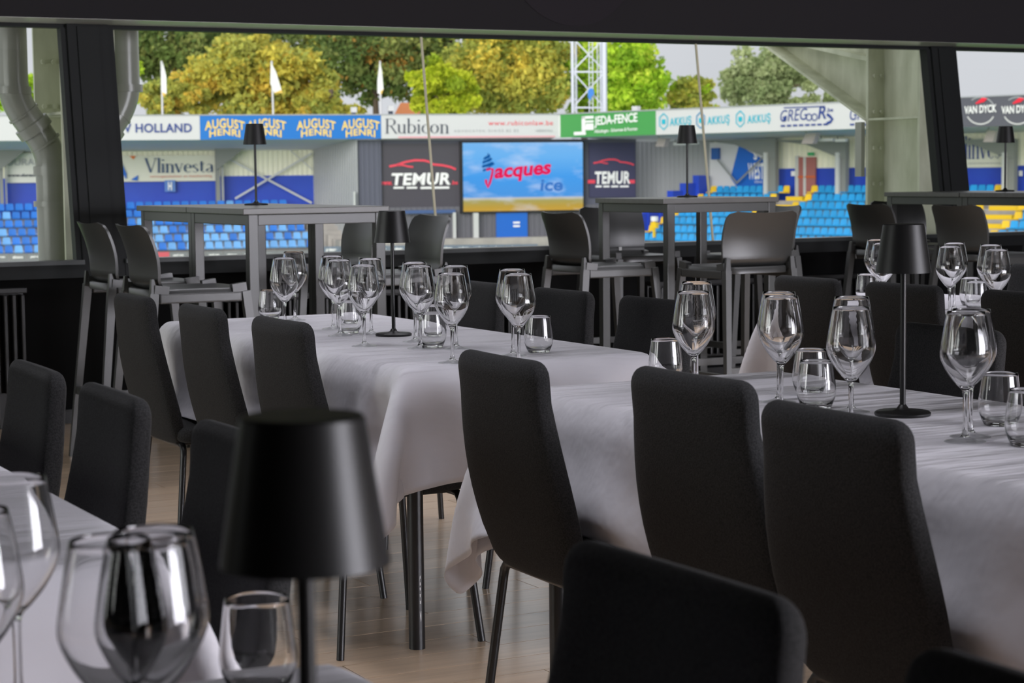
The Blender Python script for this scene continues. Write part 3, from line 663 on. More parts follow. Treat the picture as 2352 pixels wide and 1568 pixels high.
#STADIUM
# ------------------------------------------------------------------ the stadium across the pitch
E1 = Vector((math.cos(YAW), -math.sin(YAW), 0)); E2 = Vector((math.sin(YAW), math.cos(YAW), 0)); EZ = Vector((0, 0, 1))
class Plane:
    def __init__(s, px, D, deg):        # vertical plane through the sight line of column px at distance D; deg > 0 recedes to the right
        a = (px-1176)/F_PX*D; s.o = E1*a+E2*D; t = R(deg)
        s.u = E1*math.cos(t)+E2*math.sin(t); s.n = E1*math.sin(t)-E2*math.cos(t)
        s.rz = math.atan2(s.u.y, s.u.x)
    def at(s, px, py, off=0):
        d = ray(px, py); o = s.o+s.n*off; k = (o-EYE).dot(s.n)/d.dot(s.n); return EYE+d*k
    def uz(s, px, py, off=0):
        p = s.at(px, py, off); return (p-s.o).dot(s.u), p.z
    def P(s, u, z, off=0): 
        q = s.o+s.u*u+s.n*off; return Vector((q.x, q.y, z))
    def slab(s, u0, u1, z0, z1, off, th, mb=None, back=None):
        mb = mb or MB(); b = off-th
        return mb.hexa([s.P(u0, z0, off), s.P(u1, z0, off), s.P(u1, z0, b), s.P(u0, z0, b), s.P(u0, z1, off), s.P(u1, z1, off), s.P(u1, z1, b), s.P(u0, z1, b)])
    def rect(s, x0, y0, x1, y1, off, th, mb=None):
        u0, z1 = s.uz(x0, y0, off); u1, z0 = s.uz(x1, y1, off); return s.slab(u0, u1, z0, z1, off, th, mb)
    def poly(s, pts, off, th=.02, mb=None):
        mb = mb or MB(); return mb.prism([s.uz(x, y, off) for x, y in pts], Vector((s.o.x, s.o.y, 0))+s.n*off, s.u, EZ, s.n, th)
    def stroke(s, pts, wpx, off, mb=None, th=.02):       # flat line of constant width through pixel points
        mb = mb or MB(); q = [s.uz(x, y, off) for x, y in pts]; wd = abs(s.uz(pts[0][0]+wpx, pts[0][1], off)[0]-q[0][0])/2
        wz = abs(s.uz(pts[0][0], pts[0][1]+wpx, off)[1]-q[0][1])/2; wd = (wd+wz)/2
        L, Rr = [], []
        for i, (u, z) in enumerate(q):
            a = q[max(i-1, 0)]; b = q[min(i+1, len(q)-1)]; dx, dz = b[0]-a[0], b[1]-a[1]; l = math.hypot(dx, dz) or 1
            L.append((u-dz/l*wd, z+dx/l*wd)); Rr.append((u+dz/l*wd, z-dx/l*wd))
        for i in range(len(q)-1):
            P_ = [s.P(*L[i], off), s.P(*L[i+1], off), s.P(*Rr[i+1], off), s.P(*Rr[i], off)]
            mb.add(P_, [(0, 1, 2, 3)])
        return mb
    def text(s, body, xc, yc, wpx, hpx, off, mb=None, shear=0, bold=0, arch=0, space=1., slope=0, taper=0):
        vs, fs = text_geo(body, shear, bold, space); mb = mb or MB()
        x0, x1 = min(v[0] for v in vs), max(v[0] for v in vs); y0, y1 = min(v[1] for v in vs), max(v[1] for v in vs)
        ua, za = s.uz(xc-wpx/2, yc, off); ub, zb = s.uz(xc+wpx/2, yc, off); _, zt = s.uz(xc, yc-hpx/2, off); _, zl = s.uz(xc, yc+hpx/2, off)
        zc = (zt+zl)/2; q = []
        for x, y in vs:
            a = (x-x0)/(x1-x0); b = (y-y0)/(y1-y0)-.5
            q.append(s.P(ua+(ub-ua)*a, zc+(zt-zl)*(b*(1+taper*(1-abs(2*a-1)))-arch*(2*a-1)**2+slope*(a-.5)), off))
        return mb.add(q, fs)
    def serif(s, word, x0, yb, xh, cap, off, mb=None, thick=.16, thin=.045, wscale=1.):   # hand-drawn serif letters
        mb = mb or MB(); x = 0.
        G = {'R': (.72, [((.14, 0), (.14, 1), 1), ((.14, 1), (.42, 1), 0), ((.42, 1), (.55, .93), 0), ((.55, .93), (.60, .78), 1), ((.60, .78), (.55, .6), 1), ((.55, .6), (.4, .52), 0), ((.4, .52), (.14, .52), 0), ((.36, .52), (.66, .03), 1), ((.02, 0), (.27, 0), 0), ((.02, 1), (.2, 1), 0), ((.6, 0), (.78, 0), 0)]),
             'V': (.80, [((.10, 1), (.42, 0), 1), ((.72, 1), (.42, 0), 0), ((0, 1), (.24, 1), 0), ((.60, 1), (.82, 1), 0)]),
             'l': (.26, [((.13, 0), (.13, 1.03), 1), ((.03, 0), (.24, 0), 0), ((.03, 1), (.13, 1.03), 0)]),
             'i': (.26, [((.13, 0), (.13, .62), 1), ((.03, 0), (.24, 0), 0), ((.03, .6), (.13, .62), 0), ((.13, .84), (.13, .93), 1.2)]),
             'n': (.60, [((.14, 0), (.14, .62), 1), ((.14, .5), (.3, .62), 0), ((.3, .62), (.42, .58), 0), ((.42, .58), (.47, .45), 1), ((.47, .45), (.47, 0), 1), ((.03, 0), (.25, 0), 0), ((.37, 0), (.58, 0), 0), ((.03, .6), (.14, .62), 0)]),
             'u': (.60, [((.13, .62), (.13, .17), 1), ((.13, .17), (.18, .04), 1), ((.18, .04), (.3, 0), 0), ((.3, 0), (.46, .12), 0), ((.46, 0), (.46, .62), 1), ((.46, 0), (.57, 0), 0), ((.03, .61), (.13, .62), 0), ((.36, .61), (.46, .62), 0)]),
             'b': (.60, [((.12, 0), (.12, 1.03), 1), ((.12, .5), (.28, .62), 0), ((.28, .62), (.44, .55), 0), ((.44, .55), (.52, .32), 1), ((.52, .32), (.44, .07), 1), ((.44, .07), (.28, 0), 0), ((.28, 0), (.12, .08), 0), ((.02, 1), (.12, 1.03), 0)]),
             'c': (.52, [((.46, .5), (.3, .62), 0), ((.3, .62), (.15, .53), 0), ((.15, .53), (.08, .3), 1), ((.08, .3), (.15, .08), 1), ((.15, .08), (.3, 0), 0), ((.3, 0), (.47, .1), 0), ((.44, .47), (.44, .52), 1)]),
             'o': (.60, [((.3, .62), (.15, .54), 0), ((.15, .54), (.08, .31), 1), ((.08, .31), (.15, .08), 1), ((.15, .08), (.3, 0), 0), ((.3, 0), (.45, .08), 0), ((.45, .08), (.52, .31), 1), ((.52, .31), (.45, .54), 1), ((.45, .54), (.3, .62), 0)]),
             'v': (.56, [((.08, .62), (.28, 0), 1), ((.48, .62), (.28, 0), 0), ((0, .62), (.18, .62), 0), ((.4, .62), (.56, .62), 0)]),
             'e': (.54, [((.1, .34), (.47, .34), 0), ((.47, .34), (.44, .53), 1), ((.44, .53), (.3, .62), 0), ((.3, .62), (.15, .54), 0), ((.15, .54), (.08, .31), 1), ((.08, .31), (.15, .08), 1), ((.15, .08), (.3, 0), 0), ((.3, 0), (.47, .1), 0)]),
             's': (.46, [((.38, .5), (.24, .62), 0), ((.24, .62), (.1, .52), 0), ((.1, .52), (.12, .4), 1), ((.12, .4), (.34, .25), 1), ((.34, .25), (.38, .12), 1), ((.38, .12), (.24, 0), 0), ((.24, 0), (.07, .12), 0)]),
             't': (.40, [((.16, .8), (.16, .1), 1), ((.16, .1), (.26, 0), 0), ((.26, 0), (.38, .08), 0), ((.03, .61), (.34, .61), 0)]),
             'a': (.54, [((.1, .5), (.24, .62), 0), ((.24, .62), (.38, .55), 0), ((.38, .55), (.41, .4), 1), ((.41, .4), (.41, .06), 1), ((.41, .06), (.52, 0), 0), ((.41, .38), (.14, .26), 0), ((.14, .26), (.08, .12), 1), ((.08, .12), (.2, 0), 0), ((.2, 0), (.41, .12), 0)])}
        for ch in word:
            wdt, st = G[ch]
            for a, b, k in st:
                tt = thick*(k if k else 0)/2 or thin/2; hv = thin/2
                def pt(p, du, dv):
                    zz = p[1]*(xh if False else 1)
                    return s.at(x0+(x+p[0]+du)*cap*wscale, yb-(p[1]+dv)*cap, off)
                if k: Q = [pt(a, -tt, -.0), pt(a, tt, 0), pt(b, tt, 0), pt(b, -tt, 0)]
                elif abs(b[0]-a[0]) >= abs(b[1]-a[1])*.55: Q = [pt(a, 0, -hv), pt(b, 0, -hv), pt(b, 0, hv), pt(a, 0, hv)]
                else: Q = [pt(a, -tt, 0), pt(a, tt, 0), pt(b, tt, 0), pt(b, -tt, 0)]
                mb.add(Q, [(0, 1, 2, 3)])
            x += wdt
        return mb
FL = Plane(1287, 110, 15.6); FR = Plane(1287, 110, -46.5)
GZ = -4.6
navy = flat('print_navy', (.02, .05, .24)); red = flat('print_red', (.80, .02, .05)); sky = flat('board_blue', (.004, .16, .55)); gold = flat('print_yellow', (.85, .60, .16))
grn = flat('board_green', (.06, .31, .075)); teal = flat('print_teal', (.005, .42, .56)); wht = flat('print_white', (.85, .85, .85)); gry = flat('print_grey', (.35, .36, .38)); ink = flat('print_ink', (.03, .04, .07))
CREAM = mat('cream_cladding', (.84, .83, .67), .5); BLUEW = mat('blue_wall', (.018, .055, .46), .4, noise=((.35, .35, .35), (.022, .075, .52), 3)); GREYC = mat('grey_cladding', (.30, .31, .32), .5)
SLATE = mat('slate_cladding', (.10, .105, .145), .5); CONC = mat('concrete', (.42, .39, .36), .8, noise=((1.2, 1.2, 1.2), (.33, .31, .29), 4)); STEELG = mat('grey_beam', (.22, .23, .22), .5)
UNDER = mat('roof_underside', (.72, .73, .72), .6); CAP = mat('roof_cap', (.36, .37, .40), .4); PALE = mat('pale_steel', (.55, .56, .55), .45); DPAN = mat('dark_panel', (.062, .056, .072), .45)
YEL = mat('yellow_plastic', (.85, .56, .02), .4)
def board(x0, x1, yt, yb, pl, m, label, name='advertising_board', off=.06, th=.06, xr=None):
    u0, _ = pl.uz(x0, yt, off); u1, _ = pl.uz(x1, yt, off); xm = xr or (x0+x1)/2
    _, zt = pl.uz(xm, yt, off); _, zb = pl.uz(xm, yb, off)
    return tag(pl.slab(u0, u1, zb, zt, off, th).build(name, m), label, 'sign')
def corr(pl, x0, x1, yt, yb, off, m, parent, pitch=.28, name='cladding'):
    u0, zt = pl.uz(x0, yt, off); u1, _ = pl.uz(x1, yt, off); _, zb = pl.uz((x0+x1)/2, yb, off); mb = MB(); n = max(2, int((u1-u0)/pitch)); vs = []
    for i in range(n):
        a = u0+(u1-u0)*i/n; s_ = (u1-u0)/n
        for k, o in ((0, 0), (.45, 0), (.55, -.05), (.9, -.05)): vs.append((a+s_*k, o))
    vs.append((u1, 0)); q = []
    for u, o in vs: q += [pl.P(u, zb, off+o), pl.P(u, zt, off+o)]
    mb.add(q, [(2*i, 2*i+2, 2*i+3, 2*i+1) for i in range(len(vs)-1)]); return mb.build(name, m, parent)
# pitch
gp = bpy.data.meshes.new('pitch')
pq = [E1*a+E2*d for a, d in ((-60, 14), (60, 14), (90, 112), (-70, 112))]
structure(MB().add([(p.x, p.y, GZ) for p in pq]+[(p.x, p.y, GZ-.2) for p in pq], [(0, 1, 2, 3), (7, 6, 5, 4), (0, 4, 5, 1), (1, 5, 6, 2), (2, 6, 7, 3), (3, 7, 4, 0)]).build('ground', mat('grass', (.13, .28, .06), .8, noise=((.5, .5, .5), (.17, .34, .08), 3))), 'green football pitch')

# --- fascia boards
ZT = FL.uz(880, 264.5)[1]; ZB = FL.uz(880, 318.5)[1]
def fboard(pl, x0, x1, m, label, ztop=None, zbot=None):
    u0, _ = pl.uz(x0, 290, .06); u1, _ = pl.uz(x1, 290, .06)
    return tag(pl.slab(u0, u1, zbot or ZB, ztop or ZT, .06, .08).build('advertising_board', m), label, 'sign')
b = fboard(FL, -110, 459, WHITE, 'white roof-edge board with dark blue capitals, left end of the far roof')
FL.text('NEW HOLLAND', 339, 294, 203, 21, .10, None, bold=.022, space=1.05).build('lettering', navy, b)
b = fboard(FL, 459.6, 875, sky, 'bright blue roof-edge board with four arched yellow words')
for xc, w_ in ((516, 92), (612, 90), (726, 90), (828, 88)):
    FL.text('AUGUST', xc, 283, w_, 20, .10, None, bold=.028, arch=.34, taper=.15, space=1.08).build('lettering', gold, b)
    FL.text('HENRI', xc, 303, w_*.77, 17, .10, None, bold=.028, arch=.26, taper=-.15, space=1.08).build('lettering', gold, b)
b = fboard(FL, 875.6, 1286.5, WHITE, 'white roof-edge board with large dark serif lettering above the big screen')
FL.serif('Rubicon', 884, 306, 0, 33, .10, wscale=1.15, thick=.10, thin=.035).build('lettering', ink, b)
FL.text('www.rubiconlaw.be', 1196, 282, 148, 11, .10, None, bold=-.006, space=1.1).build('lettering', red, b)
FL.text('ADVOCATEN', 1078, 300.5, 70, 5.5, .10, None, space=1.6).build('lettering', gry, b)
FL.text('014/53 83 83', 1156, 300, 68, 6.5, .10, None, space=1.5).build('lettering', gry, b)
FL.text('HERENTALS', 1250, 300, 38, 5.5, .10).build('lettering', gry, b)
FL.rect(915, 313.5, 1275, 315.0, .10, .01).build('underline', flat('print_pink', (.75, .35, .4)), b)
b = fboard(FR, 1287, 1506, grn, 'green roof-edge board with white block lettering')
JF = MB()
for r_ in ((1336, 267, 1344, 302), (1336, 267, 1363, 272), (1343, 277, 1363, 281), (1343, 289, 1363, 298), (1318, 303, 1345, 309.5), (1345, 284, 1363, 288)): FR.rect(*r_, .10, .02, JF)
JF.build('emblem', wht, b)
FR.text('JEDA-FENCE', 1414.5, 276.5, 99, 27, .10, None, bold=.022, space=.95, slope=.18).build('lettering', wht, b)
FR.text('Afsluitingen - Schermen & Poorten', 1414.5, 299.5, 99, 10.5, .10, None, bold=.012, space=.95, slope=.3).build('lettering', wht, b)
b = fboard(FR, 1506.6, 2004, WHITE, 'white roof-edge board with teal hexagon emblems and a blue vehicle wordmark')
for k, (xc, yc, tx, w_) in enumerate(((1524, 279, 1563, 49), (1609, 276, 1650, 51), (1700, 273, 1743, 53))):
    hx_ = [(xc+11*math.sin(a)*.95, yc-18.5*math.cos(a)) for a in [i*PI/3 for i in range(7)]]
    FR.stroke(hx_, 2.6, .10).build('emblem', teal if k != 1 else flat('print_blue2', (.01, .22, .45)), b)
    FR.rect(xc-4, yc-5, xc+4, yc+6, .10, .01).build('emblem', teal, b)
    FR.text('AKKUŞ', tx, yc+1, w_, 25, .10, None, bold=.018, space=1.12, slope=.10).build('lettering', teal, b)
FR.text('GREG', 1823, 264, 62, 27, .10, None, shear=.18, bold=.0, slope=.12).build('lettering', navy, b)
FR.text('R', 1888, 258, 19, 30, .10, None, shear=.18, bold=.015).build('lettering', navy, b)
for xc in (1858, 1870.5):
    FR.stroke([(xc+6*math.cos(t*PI/8), 269-7.5*math.sin(t*PI/8)) for t in range(17)], 2.4, .10).build('lettering', navy, b)
FR.stroke([(1800, 247.5), (1848, 246), (1895, 244)], 2.2, .10).build('underline', navy, b)
FR.text('.be', 1906, 252, 15, 9, .10, None, bold=.02).build('lettering', navy, b)
FR.poly([(1797, 268), (1806, 268), (1804, 279), (1800, 279)], .10, .01).build('emblem', navy, b)
for i in range(8): FR.rect(1793+i*14, 287-i*.5, 1803+i*14, 291-i*.5, .10, .01).build('underline', navy, b)
FR.stroke([(1898, 284), (1907, 280), (1912, 274), (1906, 267), (1899, 262)], 6, .10).build('emblem', navy, b)
FR.text('GREG', 1983, 260, 62, 28, .10, None, shear=.18, slope=.12).build('lettering', navy, b)
for i in range(3): FR.rect(1952+i*14, 284, 1962+i*14, 288, .10, .01).build('underline', navy, b)
ZB2 = FR.uz(2280, 290)[1]
b = fboard(FR, 2150, 2420, flat('board_charcoal', (.10, .10, .125)), 'charcoal roof-edge board with white capitals and ring emblems at the right window', None, ZB2)
for xc in (2252, 2337):
    FR.stroke([(xc+33*math.cos(t*PI/14), 254-31*math.sin(t*PI/14)) for t in list(range(1, 11))], 2.6, .09).build('emblem', gry, b)
    FR.stroke([(xc+33*math.cos(t*PI/14), 254-31*math.sin(t*PI/14)) for t in list(range(16, 27))], 3, .09).build('emblem', flat('print_silver', (.6, .6, .6)), b)
    FR.poly([(xc-12, 237), (xc+4, 224), (xc+16, 226), (xc+8, 234), (xc-10, 239)], .11, .01).build('emblem', red, b)
    FR.text('VAN DYCK', xc, 250.5, 74, 18, .12, None, bold=.03, space=1.0, slope=.1).build('lettering', wht, b)
# --- left grandstand
ls = thing('grandstand', 'left part of the far grandstand with blue seats under a flat roof', 'grandstand', FL.P(0, 0, 0)); ls.location = (0, 0, 0)
uA, _ = FL.uz(-150, 290); uB = 0.
FL.slab(uA, uB, ZT, ZT+.06, .10, 8.2).build('roof_cap', CAP, ls)
zr0, zr1 = ZB+.06, FL.uz(600, 347, -7.5)[1]
MB().hexa([FL.P(uA, zr0, 0), FL.P(uB, zr0, 0), FL.P(uB, zr1, -8), FL.P(uA, zr1, -8), FL.P(uA, ZT, 0), FL.P(uB, ZT, 0), FL.P(uB, ZT, -8), FL.P(uA, ZT, -8)]).build('roof', UNDER, ls)
corr(FL, -100, 722, 335, 412, -7.4, CREAM, ls)
FL.rect(-100, 411, 722, 520, -7.35, .3).build('back_wall', BLUEW, ls)
for x0 in (-4, 494):
    c = FL.rect(x0, 330, x0+13, 470, -6.3, .3).build('column', STEELG, ls)
    FL.rect(x0+13, 330, x0+21, 470, -6.6, .3).build('column_flange', PALE, c)
    FL.poly([(x0+2, 392), (x0+2, 330), (x0+120, 322), (x0+62, 345)], -6.2, .25).build('haunch', STEELG, ls)
for a, c in (((522, 363), (716, 466)), ((716, 352), (540, 456)), ((560, 445), (500, 470))):
    if c == (500, 470): continue
    FL.stroke([a, c], 4.5, -6.9).build('brace', PALE, ls)
FL.stroke([(650, 330), (718, 390)], 2.5, -7.0).build('brace', PALE, ls)
pA = FL.at(722, 500, -7.4); pB = FL.at(822, 500, -.4); uu = (pB-pA); uu.z = 0; Ls = uu.length; uu.normalize(); zb_, zt_ = GZ+1.0, ZB+.05; vs = []; n = 26
for i in range(n):
    for k, o in ((0, 0), (.5, 0), (.6, .05), (.9, .05)): vs.append(((i+k)/n*Ls, o))
nn = Vector((uu.y, -uu.x, 0)); q = []
for s_, o in vs: b0_ = Vector((pA.x, pA.y, 0))+uu*s_-nn*o; q += [b0_+EZ*zb_, b0_+EZ*zt_]
MB().add(q, [(2*i, 2*i+2, 2*i+3, 2*i+1) for i in range(len(vs)-1)]).build('side_cladding', GREYC, ls)
YROW = [463, 481.5, 500.5, 519.5, 539, 557.5]
seat_rows = []
def uright(k): return FL.uz([650, 668, 678, 690, 703, 713][k], YROW[k], -6+.85*k)[0]
for k in range(6):
    off = -6+.85*k; z = FL.uz(350, YROW[k], off)[1]; seat_rows.append((off, z))
    FL.slab(uA, uright(k)+.7, z-1.2, z-.80, off+.5, .9).build('terrace_step', CONC, ls)
FL.slab(uA, uright(5)+2.0, GZ, seat_rows[5][1]-.82, -.9, .3).build('front_wall', CONC, ls)
rp = [FL.at(672, 498, -5.2), FL.at(722, 560, -1.2)]
MB().prism([(0, 0), (.0, .8), (7, .8), (7, 0)], Vector((0, 0, 0)), Vector((1, 0, 0)), EZ, Vector((0, 1, 0)), .1)
sr_ = MB()
for k in range(9):
    o_ = -5.6+.52*k; z_ = seat_rows[0][1]-.75-.235*k; u_ = uright(0)+.9+.2*k; FL.slab(u_, u_+1.3, GZ+1, z_, o_+.5, .52, sr_)
sr_.build('stair', CONC, ls)
# stand seats: one shared mesh per colour
def seat_mesh(name, m):
    mb = MB(); wd = .215
    prof = [(-.30, .06), (-.02, .02), (.05, .10), (.085, .36), (.10, .385), (.115, .37), (.09, .06), (.03, -.03), (-.28, .0)]       # (y depth, z): y towards the back
    def ring(f, e): return [(f*wd*(1-(.10 if z > .3 else 0)), y+e*abs(f)*abs(f)*-.03, z-(.035 if (abs(f) > .8 and z > .3) else 0)) for y, z in prof]
    fsx = [-1, -.8, 0, .8, 1]; vs = []
    for f in fsx: vs += ring(f, 1)
    n = len(prof); fs = []
    for i in range(4):
        for j in range(n): fs.append((i*n+j, i*n+(j+1) % n, (i+1)*n+(j+1) % n, (i+1)*n+j))
    fs += [tuple(range(n)), tuple(range(4*n, 5*n))[::-1]]
    mb.add(vs, fs); o = mb.build(name, m, None, True, 50); return o
SB = {}
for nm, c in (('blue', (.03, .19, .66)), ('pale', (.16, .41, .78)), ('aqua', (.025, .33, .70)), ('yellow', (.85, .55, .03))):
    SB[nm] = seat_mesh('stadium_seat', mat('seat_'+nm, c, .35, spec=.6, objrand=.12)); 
protos = {k: v.data for k, v in SB.items()}
for v in SB.values(): bpy.data.objects.remove(v)
ORD = ['top', 'second', 'third', 'fourth', 'fifth', 'sixth', 'seventh']
rest_seats = {k: MB() for k in protos}
NUM = ['first', 'second', 'third', 'fourth', 'fifth', 'sixth', 'seventh', 'eighth', 'ninth', 'tenth', 'eleventh', 'twelfth', 'thirteenth', 'fourteenth', 'fifteenth', 'sixteenth', 'seventeenth', 'eighteenth', 'nineteenth']
TEN = {2: 'twent', 3: 'thirt', 4: 'fort', 5: 'fift', 6: 'sixt'}
def nth(i): return NUM[i] if i < 19 else (TEN[(i+1)//10]+('ieth' if (i+1) % 10 == 0 else 'y-'+NUM[(i+1) % 10-1]))
def add_seat(pl, u, off, z, col, indiv, label, group):
    p = pl.P(u, z-.385, off)
    if indiv:
        o = link('stadium_seat', protos[col]); o.location = p; o.rotation_euler = (0, 0, pl.rz); tag(o, label, 'seat', group)
    else:
        M = Matrix.Translation(p) @ Matrix.Rotation(pl.rz, 4, 'Z'); me = protos[col]
        rest_seats[col].add([M @ v.co for v in me.vertices], [tuple(f.vertices) for f in me.polygons])
def px_of(p):
    q = p-EYE; k = q.dot(FW); return 1176+F_PX*q.dot(RT)/k
nind = 0
for k, (off, z) in enumerate(seat_rows):
    u = uright(k); i = 0
    while u > uA+1:
        x = px_of(FL.P(u, z, off)); vis = (-14 < x < 92) or (262 < x < 722)
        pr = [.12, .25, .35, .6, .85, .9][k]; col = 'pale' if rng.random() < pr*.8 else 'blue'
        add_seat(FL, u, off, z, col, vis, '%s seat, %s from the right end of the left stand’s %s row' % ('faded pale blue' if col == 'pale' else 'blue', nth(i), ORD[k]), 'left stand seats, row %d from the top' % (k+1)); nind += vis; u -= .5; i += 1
# --- corner building with the big screen
cb = thing('corner_building', 'dark clad corner building carrying the big screen', 'building', (0, 0, 0))
corr(FL, 818, 875, 322, 560, -.6, SLATE, cb, .24)
FL.rect(872, 322, 1462, 480, -1.0, .3).build('upper_wall', SLATE, cb)
corr(FL, 800, 1470, 478, 556, -.75, mat('dark_grey_cladding', (.13, .13, .15), .5), cb, .3)
FL.rect(780, 553, 1475, 574, .4, 1.3).build('plinth', CONC, cb)
d_ = FL.rect(1140, 488, 1212, 556, -.55, .12).build('door', mat('door_blue', (.01, .13, .55), .4), cb)
m = MB(); FL.rect(1179, 509, 1194, 513, -.5, .03, m); FL.rect(1179, 517, 1194, 521, -.5, .03, m); m.build('door_sign', wht, d_)
for x0, x1, y0 in ((1041, 1048, 488), (1088, 1100, 489), (812, 818, 440)): 
    FL.rect(x0, y0, x1, 556, -.2, .25).build('post', PALE, cb)
FL.rect(930, 483, 1046, 489, -.3, .2).build('canopy', flat('canopy_blue', (.05, .10, .25)), cb)
def temur(x0, x1, yt, yb, xa, xb, yh, label, m, rd):
    b = tag(FL.rect(x0, yt, x1, yb, -.85, .12).build('advertising_banner', m), label, 'sign'); W_ = xb-xa
    c = [(0, .42), (.10, .34), (.24, .12), (.38, .0), (.52, .01), (.60, .10), (.66, .28), (.80, .34), (.92, .46), (1.0, .62)]
    FL.stroke([(xa+W_*a, yh+W_*.22*t) for a, t in c], W_*.022+1.5, -.80).build('car_outline', rd, b)
    FL.stroke([(xa+W_*a, yh+W_*.22*t) for a, t in ((.12, .34), (.2, .32), (.28, .42), (.36, .46))], W_*.018+1, -.80).build('car_outline', rd, b)
    return b
tr = flat('banner_red', (.78, .06, .10))
b = temur(868, 1056, 330, 483, 894, 1047, 368, 'large dark banner with a red car outline left of the screen', DPAN, tr)
FL.text('TEMUR', 967, 411, 135, 28, -.78, None, bold=.035, shear=.12, space=1.06).build('lettering', wht, b)
FL.text('www.', 886, 421, 30, 8, -.78, None, bold=.04).build('lettering', tr, b); FL.text('.be', 1044, 419, 15, 9, -.78, None, bold=.03).build('lettering', tr, b)
m = MB(); [FL.rect(x, 429, x+w_, 433, -.78, .01, m) for x, w_ in ((904, 24), (934, 24), (966, 66))]; m.build('lettering', wht, b)
b = temur(1353, 1459, 328, 452, 1363, 1456, 366, 'narrower dark blue banner with a red car outline right of the screen', flat('banner_navy', (.045, .045, .10)), tr)
FL.text('TEMUR', 1407, 408, 81, 29, -.78, None, bold=.035, shear=.05, space=1.06).build('lettering', wht, b)
m = MB(); FL.rect(1350, 413, 1367, 421, -.79, .01, m); FL.rect(1446, 413, 1458, 421, -.79, .01, m); m.build('lettering', tr, b)
m = MB(); [FL.rect(x, 426, x+w_, 430, -.78, .01, m) for x, w_ in ((1368, 14), (1386, 14), (1404, 16), (1424, 20))]; m.build('lettering', wht, b)
# LED screen
scr = tag(FL.rect(1058, 324.5, 1343, 485.5, -.45, .4).build('led_screen', BLACK), 'large bright screen showing blue sky, red script and an ice cream swirl', 'screen')
m = bpy.data.materials.new('screen_picture'); m.use_nodes = True; n_ = m.node_tree.nodes; L_ = m.node_tree.links; n_.clear()
o_ = n_.new('ShaderNodeOutputMaterial'); em = n_.new('ShaderNodeEmission'); uv = n_.new('ShaderNodeUVMap'); sx = n_.new('ShaderNodeSeparateXYZ'); rp = n_.new('ShaderNodeValToRGB'); nz_ = n_.new('ShaderNodeTexNoise'); mp = n_.new('ShaderNodeMapping'); mx_ = n_.new('ShaderNodeMix'); mx_.data_type = 'RGBA'; r2 = n_.new('ShaderNodeValToRGB')
el = rp.color_ramp.elements; el[0].position = 0; el[0].color = (.62, .38, .06, 1); el[1].position = 1; el[1].color = (.20, .50, .92, 1)
for p_, c_ in ((.06, (.55, .36, .06, 1)), (.15, (.42, .38, .12, 1)), (.185, (.60, .58, .50, 1)), (.21, (.08, .33, .80, 1)), (.5, (.07, .36, .88, 1)), (.8, (.16, .48, .93, 1))): e = el.new(p_); e.color = c_
mp.inputs['Scale'].default_value = (3, 4.5, 1); nz_.inputs['Scale'].default_value = 1.; nz_.inputs['Detail'].default_value = 5
r2.color_ramp.elements[0].position = .48; r2.color_ramp.elements[1].position = .78; r2.color_ramp.elements[0].color = (0, 0, 0, 1); r2.color_ramp.elements[1].color = (.75, .75, .75, 1)
mx_.inputs['B'].default_value = (.70, .80, 1, 1)
L_.new(uv.outputs['UV'], sx.inputs[0]); L_.new(sx.outputs['Y'], rp.inputs['Fac']); L_.new(uv.outputs['UV'], mp.inputs['Vector']); L_.new(mp.outputs['Vector'], nz_.inputs['Vector']); L_.new(nz_.outputs['Fac'], r2.inputs['Fac'])
L_.new(r2.outputs['Color'], mx_.inputs['Factor']); L_.new(rp.outputs['Color'], mx_.inputs['A']); L_.new(mx_.outputs['Result'], em.inputs['Color']); em.inputs['Strength'].default_value = 1.0; L_.new(em.outputs['Emission'], o_.inputs['Surface'])
u0, z1 = FL.uz(1062.5, 328, -.44); u1, z0 = FL.uz(1339.5, 481.5, -.44)
pm = MB().add([FL.P(u0, z0, -.44), FL.P(u1, z0, -.44), FL.P(u1, z1, -.44), FL.P(u0, z1, -.44)], [(0, 1, 2, 3)]).build('screen_picture', m, scr)
ul = pm.data.uv_layers.new(name='UVMap')
for lp in pm.data.loops:
    v = pm.data.vertices[lp.vertex_index].co; q = v-FL.P(u0, z0, -.44); ul.data[lp.index].uv = (q.dot(FL.u)/(u1-u0), q.z/(z1-z0))
def emi(nm, c): return mat(nm, (0, 0, 0), .5, spec=0, emit=(c, 1.0))
FL.text('acques', 1200.5, 398, 131, 34, -.41, None, bold=.038, shear=.12, slope=.28).build('screen_lettering', emi('screen_red', (.85, .015, .10)), scr)
FL.stroke([(1117, 390), (1124, 388), (1132, 388), (1130, 402), (1125, 420), (1121, 430), (1117, 420), (1116, 412)], 6.0, -.41).build('screen_lettering', emi('screen_red', (.85, .015, .10)), scr)
FL.text('ice', 1266.5, 425, 52, 27, -.41, None, bold=.03, shear=.1).build('screen_lettering', emi('screen_blue', (.05, .20, .60)), scr)
m = MB()
for q_ in ([(1111, 367), (1113, 361), (1121, 356), (1119, 350), (1126, 357), (1124, 362), (1116, 366)], [(1110, 376.5), (1110, 370), (1118, 367), (1127, 361), (1130, 366), (1124, 371), (1116, 373.5)], [(1109, 386), (1109, 379.5), (1117, 377), (1130, 371), (1135, 376.5), (1128, 381.5), (1116, 383.5)], [(1111, 394), (1110, 389), (1117, 386.5), (1127, 382), (1124, 388), (1117, 391.5)]):
    FL.poly([(1121+(x_-1121)*1.12, y_) for x_, y_ in q_], -.41, .01, m)
m.build('screen_swirl', emi('screen_dark_blue', (.005, .10, .36)), scr)
